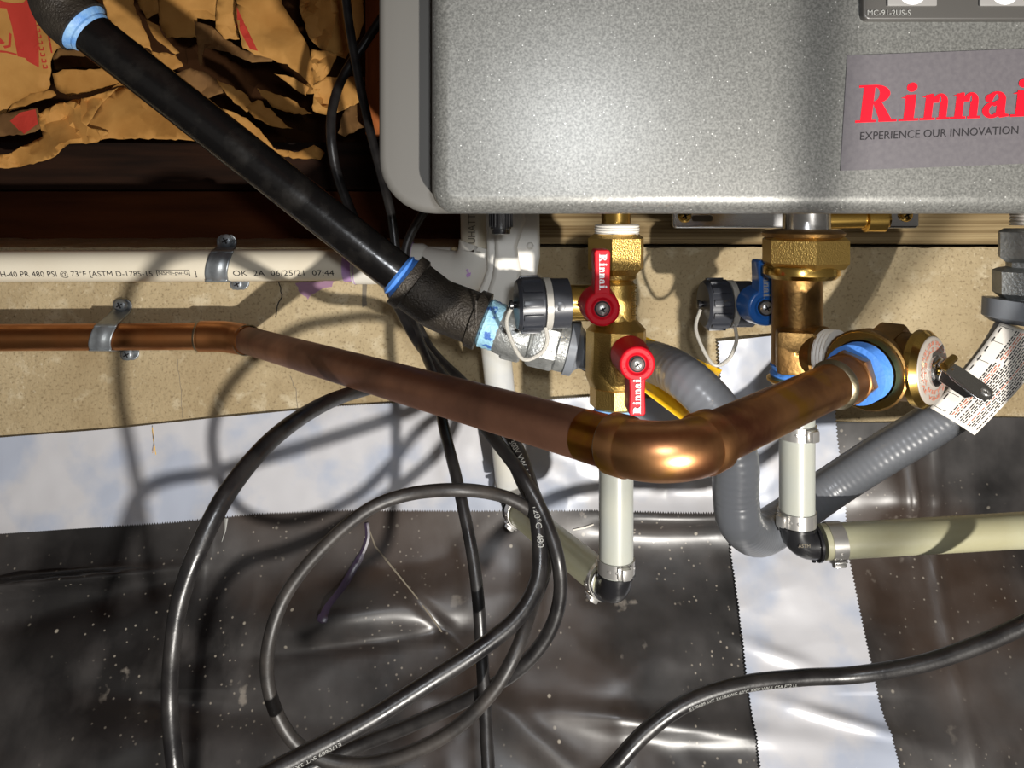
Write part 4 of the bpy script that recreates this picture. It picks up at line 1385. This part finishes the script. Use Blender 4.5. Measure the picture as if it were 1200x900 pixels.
cable([(690, 930, .42), (722, 895, .42), (760, 855, .425), (808, 822, .43), (870, 802, .435), (940, 794, .44), (1000, 791, .44), (1075, 779, .43), (1140, 758, .42), (1200, 732, .41), (1270, 695, .40), (1330, 660, .36), (1640, 640, .27), (2300, 700, .16)] + UNSEEN_CORD_TAIL, .0045, M['rubber'],
      'black cord crossing the vertical white tape at lower right', [('E170689 SVT 3X18AWG 60°C 300V VW-1 CSA FT2 LL', .0030, (800, 823), -.3, False, .95)])


# ================================================================== crumpled paper bags
def in_poly(p, poly):
    c = False
    j = len(poly) - 1
    for i in range(len(poly)):
        if (poly[i][1] > p[1]) != (poly[j][1] > p[1]) and p[0] < (poly[j][0] - poly[i][0]) * (p[1] - poly[i][1]) / (poly[j][1] - poly[i][1]) + poly[i][0]:
            c = not c
        j = i
    return c


def paper(parent, poly, D, amp, seed, m=None, tiltx=0, tilty=0, step=14, ragged=1.0, curl=0, label=None, name='paper_fold'):
    """creased sheet: a Delaunay net of facets whose corners are pushed in and out"""
    rnd = random.Random(seed)
    edge = []
    L = len(poly)
    for i in range(L):
        a = poly[i]; b = poly[(i + 1) % L]
        d = math.hypot(b[0] - a[0], b[1] - a[1]); k = max(1, int(d / 5))
        for j in range(k):
            t = j / k
            edge.append((a[0] + (b[0] - a[0]) * t + rnd.uniform(-ragged, ragged), a[1] + (b[1] - a[1]) * t + rnd.uniform(-ragged, ragged)))
    xs_ = [p[0] for p in edge]; ys_ = [p[1] for p in edge]
    x0, x1, y0, y1 = min(xs_), max(xs_), min(ys_), max(ys_)
    big = []
    y_ = y0
    while y_ < y1:
        x_ = x0
        while x_ < x1:
            q = (x_ + rnd.uniform(0, step), y_ + rnd.uniform(0, step))
            big.append((q, rnd.uniform(-1, 1)))
            x_ += step
        y_ += step
    # coarse facets give the large creases, then a fine net samples them
    bp = [Vector(q) for q, h in big] + [Vector((x0 - 30, y0 - 30)), Vector((x1 + 30, y0 - 30)), Vector((x1 + 30, y1 + 30)), Vector((x0 - 30, y1 + 30))]
    bh = [h for q, h in big] + [0, 0, 0, 0]
    r = delaunay_2d_cdt(bp, [], [], 0, 1e-5)
    tv_, tf_ = r[0], r[2]; orig = r[3]
    hh = [bh[o[0]] if o else 0 for o in orig]

    def coarse(p):
        for f in tf_:
            a, b, c = (tv_[i] for i in f)
            d = (b.y - c.y) * (a.x - c.x) + (c.x - b.x) * (a.y - c.y)
            if abs(d) < 1e-9: continue
            l1 = ((b.y - c.y) * (p[0] - c.x) + (c.x - b.x) * (p[1] - c.y)) / d
            l2 = ((c.y - a.y) * (p[0] - c.x) + (a.x - c.x) * (p[1] - c.y)) / d
            if l1 >= -1e-6 and l2 >= -1e-6 and l1 + l2 <= 1 + 1e-6:
                return l1 * hh[f[0]] + l2 * hh[f[1]] + (1 - l1 - l2) * hh[f[2]]
        return 0
    pts = list(edge)
    fs_ = max(3.5, step / 3)
    for q, h in big:
        if in_poly(q, edge): pts.append(q)
    y_ = y0
    while y_ < y1:
        x_ = x0
        while x_ < x1:
            q = (x_ + rnd.uniform(0, fs_), y_ + rnd.uniform(0, fs_))
            if in_poly(q, edge): pts.append(q)
            x_ += fs_
        y_ += fs_
    ne = len(edge)
    rr = delaunay_2d_cdt([Vector(p) for p in pts], [(i, (i + 1) % ne) for i in range(ne)], [], 1, 1e-4)
    cx, cy = (x0 + x1) / 2, (y0 + y1) / 2
    vs = []
    for v in rr[0]:
        h = coarse((v.x, v.y)) * amp + amp * .06 * rnd.uniform(-1, 1)
        dd = D + h + tiltx * (v.x - cx) / 100 + tilty * (v.y - cy) / 100
        if curl: dd += curl * max(0, (v.y - cy) / (y1 - y0) * 2) ** 2
        vs.append(P(v.x, v.y, dd))
    mb = MB(); mb.add(vs, [tuple(f) for f in rr[2]])
    return mb.build(name, m or M['paper'], parent, smooth=True, angle=30, solid=.0006, label=label)


def decal_on(parent_fold, polys, D, m, name, off=.0006):
    """red print laid on a creased sheet: each vertex is dropped onto the sheet along the view depth"""
    me = parent_fold.data
    base = wpos(parent_fold)
    from mathutils.bvhtree import BVHTree
    bv = BVHTree.FromPolygons([v.co + base for v in me.vertices], [tuple(p.vertices) for p in me.polygons])
    cam0 = Vector((0, CAMY, 0))
    vs = []; fs = []
    for poly in polys:
        # subdivide on a 2 px net so that it follows the creases
        ne = len(poly)
        pts = [Vector(p) for p in poly]
        xs_ = [p[0] for p in poly]; ys_ = [p[1] for p in poly]
        x_ = min(xs_) + 2
        while x_ < max(xs_):
            y_ = min(ys_) + 2
            while y_ < max(ys_):
                if in_poly((x_, y_), poly): pts.append(Vector((x_, y_)))
                y_ += 3
            x_ += 3
        r = delaunay_2d_cdt(pts, [(i, (i + 1) % ne) for i in range(ne)], [], 1, 1e-4)
        loc = []
        for v in r[0]:
            d = (P(v.x, v.y, 1.0) - cam0).normalized()
            h = bv.ray_cast(cam0, d)
            q = h[0] if h[0] else P(v.x, v.y, D)
            nn = h[1] if h[0] else Vector((0, -1, 0))
            if nn.dot(d) > 0: nn = -nn
            loc.append(q + nn * off - d * .0004)
        n_ = len(vs)
        vs += loc; fs += [tuple(i + n_ for i in f) for f in r[2]]
    mb = MB(); mb.add(vs, fs)
    return mb.build(name, m, parent_fold, smooth=False, recalc=False)


PM, PD = M['paper'], M['paper_dark']
b0 = thing('paper_bag', P(40, 130, .83), 'brown paper bag with red printed decoration at the upper left', 'paper bag')
f = paper(b0, [(-40, -40), (78, -40), (92, 20), (100, 48), (82, 52), (66, 58), (60, 72), (58, 104), (36, 110), (14, 122), (4, 136), (-40, 146)], .80, .006, 11, PM, step=34, tilty=.02)
dots = []
rnd = random.Random(5)
for i in range(150):
    x_ = rnd.uniform(42, 88); y_ = rnd.uniform(-4, 50)
    if x_ > 47 + y_ * .35 and x_ < 66 + y_ * .45:
        s = rnd.uniform(.6, 1.5); dots.append([(x_ - s, y_), (x_, y_ - s), (x_ + s, y_ + .3), (x_, y_ + s)])
band = [[(-40, -8), (-10, -3), (5, 2), (16, 4), (28, 3), (36, -6), (44, -20), (60, -20), (48, 0), (40, 8), (46, 50), (46, 79), (33, 72), (30, 68), (21, 66), (14, 30), (8, 10), (-40, 6)]]
teeth = []
for i in range(10):
    X, Y = 37 + i * 1.45, 12 + i * 7.1
    for p in ([(X, Y), (X + 1.5, Y), (X + 2.2, Y + 4.6), (X + .7, Y + 4.6)], [(X + .7, Y + 4.6), (X + .5, Y + 3.2), (X + 5, Y + 3.2), (X + 5.5, Y + 4.6)], [(X + 4.4, Y), (X + 6, Y + 1), (X + 6.6, Y + 3.6), (X + 5, Y + 4.6)]): teeth.append(p)
fig = [[(0, 44), (6, 50), (4, 52), (-6, 50)], [(11, 38), (14, 40), (13, 55), (6, 57), (4, 54), (10, 53)], [(-10, 58), (8, 60), (20, 63), (20, 65), (8, 62), (-10, 61)]]
wave = [[(44, 8), (52, 20), (57, 32), (60, 50), (62, 62), (60, 62), (56, 40), (50, 24), (43, 12)]]
decal_on(f, band + teeth + fig + wave + dots, .8, M['print_red'], 'red_print')
paper(b0, [(8, 132), (18, 118), (36, 108), (64, 106), (66, 112), (48, 118), (30, 124), (14, 130)], .815, .004, 12, PM, step=20)
paper(b0, [(62, 86), (74, 82), (100, 82), (134, 78), (150, 92), (158, 96), (128, 104), (92, 110), (80, 113), (66, 104)], .80, .004, 13, PM, step=26, tilty=.06)
paper(b0, [(62, 66), (70, 55), (96, 54), (128, 70), (134, 80), (96, 79), (64, 82)], .85, .006, 14, PD, step=30)  # hollow above the fold, its shade put into the darker paper
b1_ = thing('paper_bag', P(150, 160, .80), 'crumpled brown paper bag heaped low at the left, below the red print', 'paper bag')
paper(b1_, [(140, 102), (165, 106), (200, 128), (244, 160), (240, 166), (200, 163), (128, 162), (104, 168), (98, 150), (118, 118)], .785, .007, 21, PM, step=26, tilty=-.03)
paper(b1_, [(44, 134), (70, 120), (96, 116), (140, 102), (118, 122), (102, 148), (128, 156), (112, 168), (80, 168), (60, 186), (20, 197), (-40, 196), (-40, 186), (10, 180), (50, 160)], .775, .012, 22, PM, step=18, tilty=-.03)
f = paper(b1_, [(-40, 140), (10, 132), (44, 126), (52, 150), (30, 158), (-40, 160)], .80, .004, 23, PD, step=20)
decal_on(f, [[(12, 142), (24, 132), (42, 128), (45, 145), (28, 158)]], .8, M['print_red'], 'red_print')
b2_ = thing('paper_bag', P(290, 60, .85), 'brown paper bag with a red stripe in the middle of the crumpled heap', 'paper bag')
paper(b2_, [(110, -40), (150, -40), (158, 10), (172, 40), (178, 60), (165, 52), (150, 44), (126, 20)], .80, .006, 31, PM, step=26)
paper(b2_, [(160, -40), (190, -40), (186, 14), (172, 22), (162, 4)], .83, .006, 32, PM, step=22)
paper(b2_, [(184, -40), (272, -40), (262, 6), (256, 24), (230, 22), (234, 44), (196, 44), (186, 26)], .82, .008, 33, PM, step=30)
paper(b2_, [(170, 22), (186, 30), (192, 42), (210, 62), (206, 64), (180, 44)], .81, .006, 39, PM, step=16)
paper(b2_, [(256, -6), (272, -20), (278, 10), (280, 46), (264, 46), (252, 34)], .82, .006, 34, PM, step=20)
f = paper(b2_, [(276, -40), (322, -40), (330, 4), (346, 28), (364, 60), (368, 104), (356, 92), (336, 76), (300, 64), (284, 56), (278, 30)], .795, .009, 35, PM, step=32, tilty=-.03, tiltx=.02)
decal_on(f, [[(276, 4), (284, 22), (302, 60), (293, 58), (277, 30)]], .8, M['print_red'], 'red_print')
paper(b2_, [(228, 24), (248, 30), (262, 44), (284, 58), (320, 66), (318, 72), (296, 74), (268, 62), (240, 56), (236, 78), (233, 70)], .815, .008, 36, PD, step=18)  # underside of the flap, shade given by the darker paper colour
b3_ = thing('paper_bag', P(390, 110, .83), 'crumpled brown paper bag beside the orange stud, behind the cables', 'paper bag')
paper(b3_, [(348, -40), (426, -40), (426, 30), (418, 48), (404, 68), (380, 60), (362, 44), (352, 12)], .81, .013, 41, PM, step=17)
paper(b3_, [(364, 58), (380, 60), (396, 64), (388, 80), (372, 108), (360, 110), (354, 102), (366, 92)], .80, .009, 42, PM, step=14)
paper(b3_, [(368, 100), (382, 90), (427, 90), (427, 104), (424, 118), (400, 130), (384, 136), (366, 130)], .80, .009, 43, PM, step=17)
paper(b3_, [(396, 156), (404, 128), (418, 118), (427, 116), (427, 150), (420, 152), (404, 160)], .82, .006, 44, PD, step=16)
b4_ = thing('paper_bag', P(300, 160, .82), 'torn brown paper bag with scalloped edges just above the slanting black pipe', 'paper bag')
paper(b4_, [(206, 86), (222, 80), (238, 84), (262, 98), (260, 108), (244, 114), (226, 108)], .80, .005, 51, PD, step=18, ragged=1.8)
paper(b4_, [(252, 94), (272, 102), (292, 114), (296, 124), (288, 130), (272, 118)], .795, .004, 52, PM, step=14, ragged=1.8)
paper(b4_, [(288, 124), (302, 116), (320, 132), (342, 152), (326, 150), (300, 140)], .79, .004, 53, PM, step=14, ragged=1.5)
paper(b4_, [(300, 104), (318, 108), (338, 114), (366, 134), (350, 134), (320, 126)], .80, .004, 54, PM, step=14, ragged=1.2)
paper(b4_, [(322, 86), (340, 90), (362, 102), (358, 112), (340, 100)], .80, .004, 57, PM, step=14, ragged=1.2)
paper(b4_, [(262, 126), (288, 138), (308, 156), (324, 176), (350, 178), (368, 170), (380, 178), (376, 187), (344, 186), (318, 178), (290, 158), (264, 142)], .80, .006, 55, PM, step=16, ragged=1.2)
paper(b4_, [(176, 60), (206, 64), (216, 78), (202, 82), (184, 70)], .81, .004, 56, PM, step=14)
bk = paper(None, [(-60, -60), (450, -60), (450, 170), (-60, 190)], 1.06, .028, 61, M['back_paper'], step=40, name='shade_backing_paper')  # backing sheet, dark so the gaps between bags look shaded
tagit(bk, 'crumpled paper sheet behind the heap, coloured dark to stand for shade between the bags', 'packing paper')
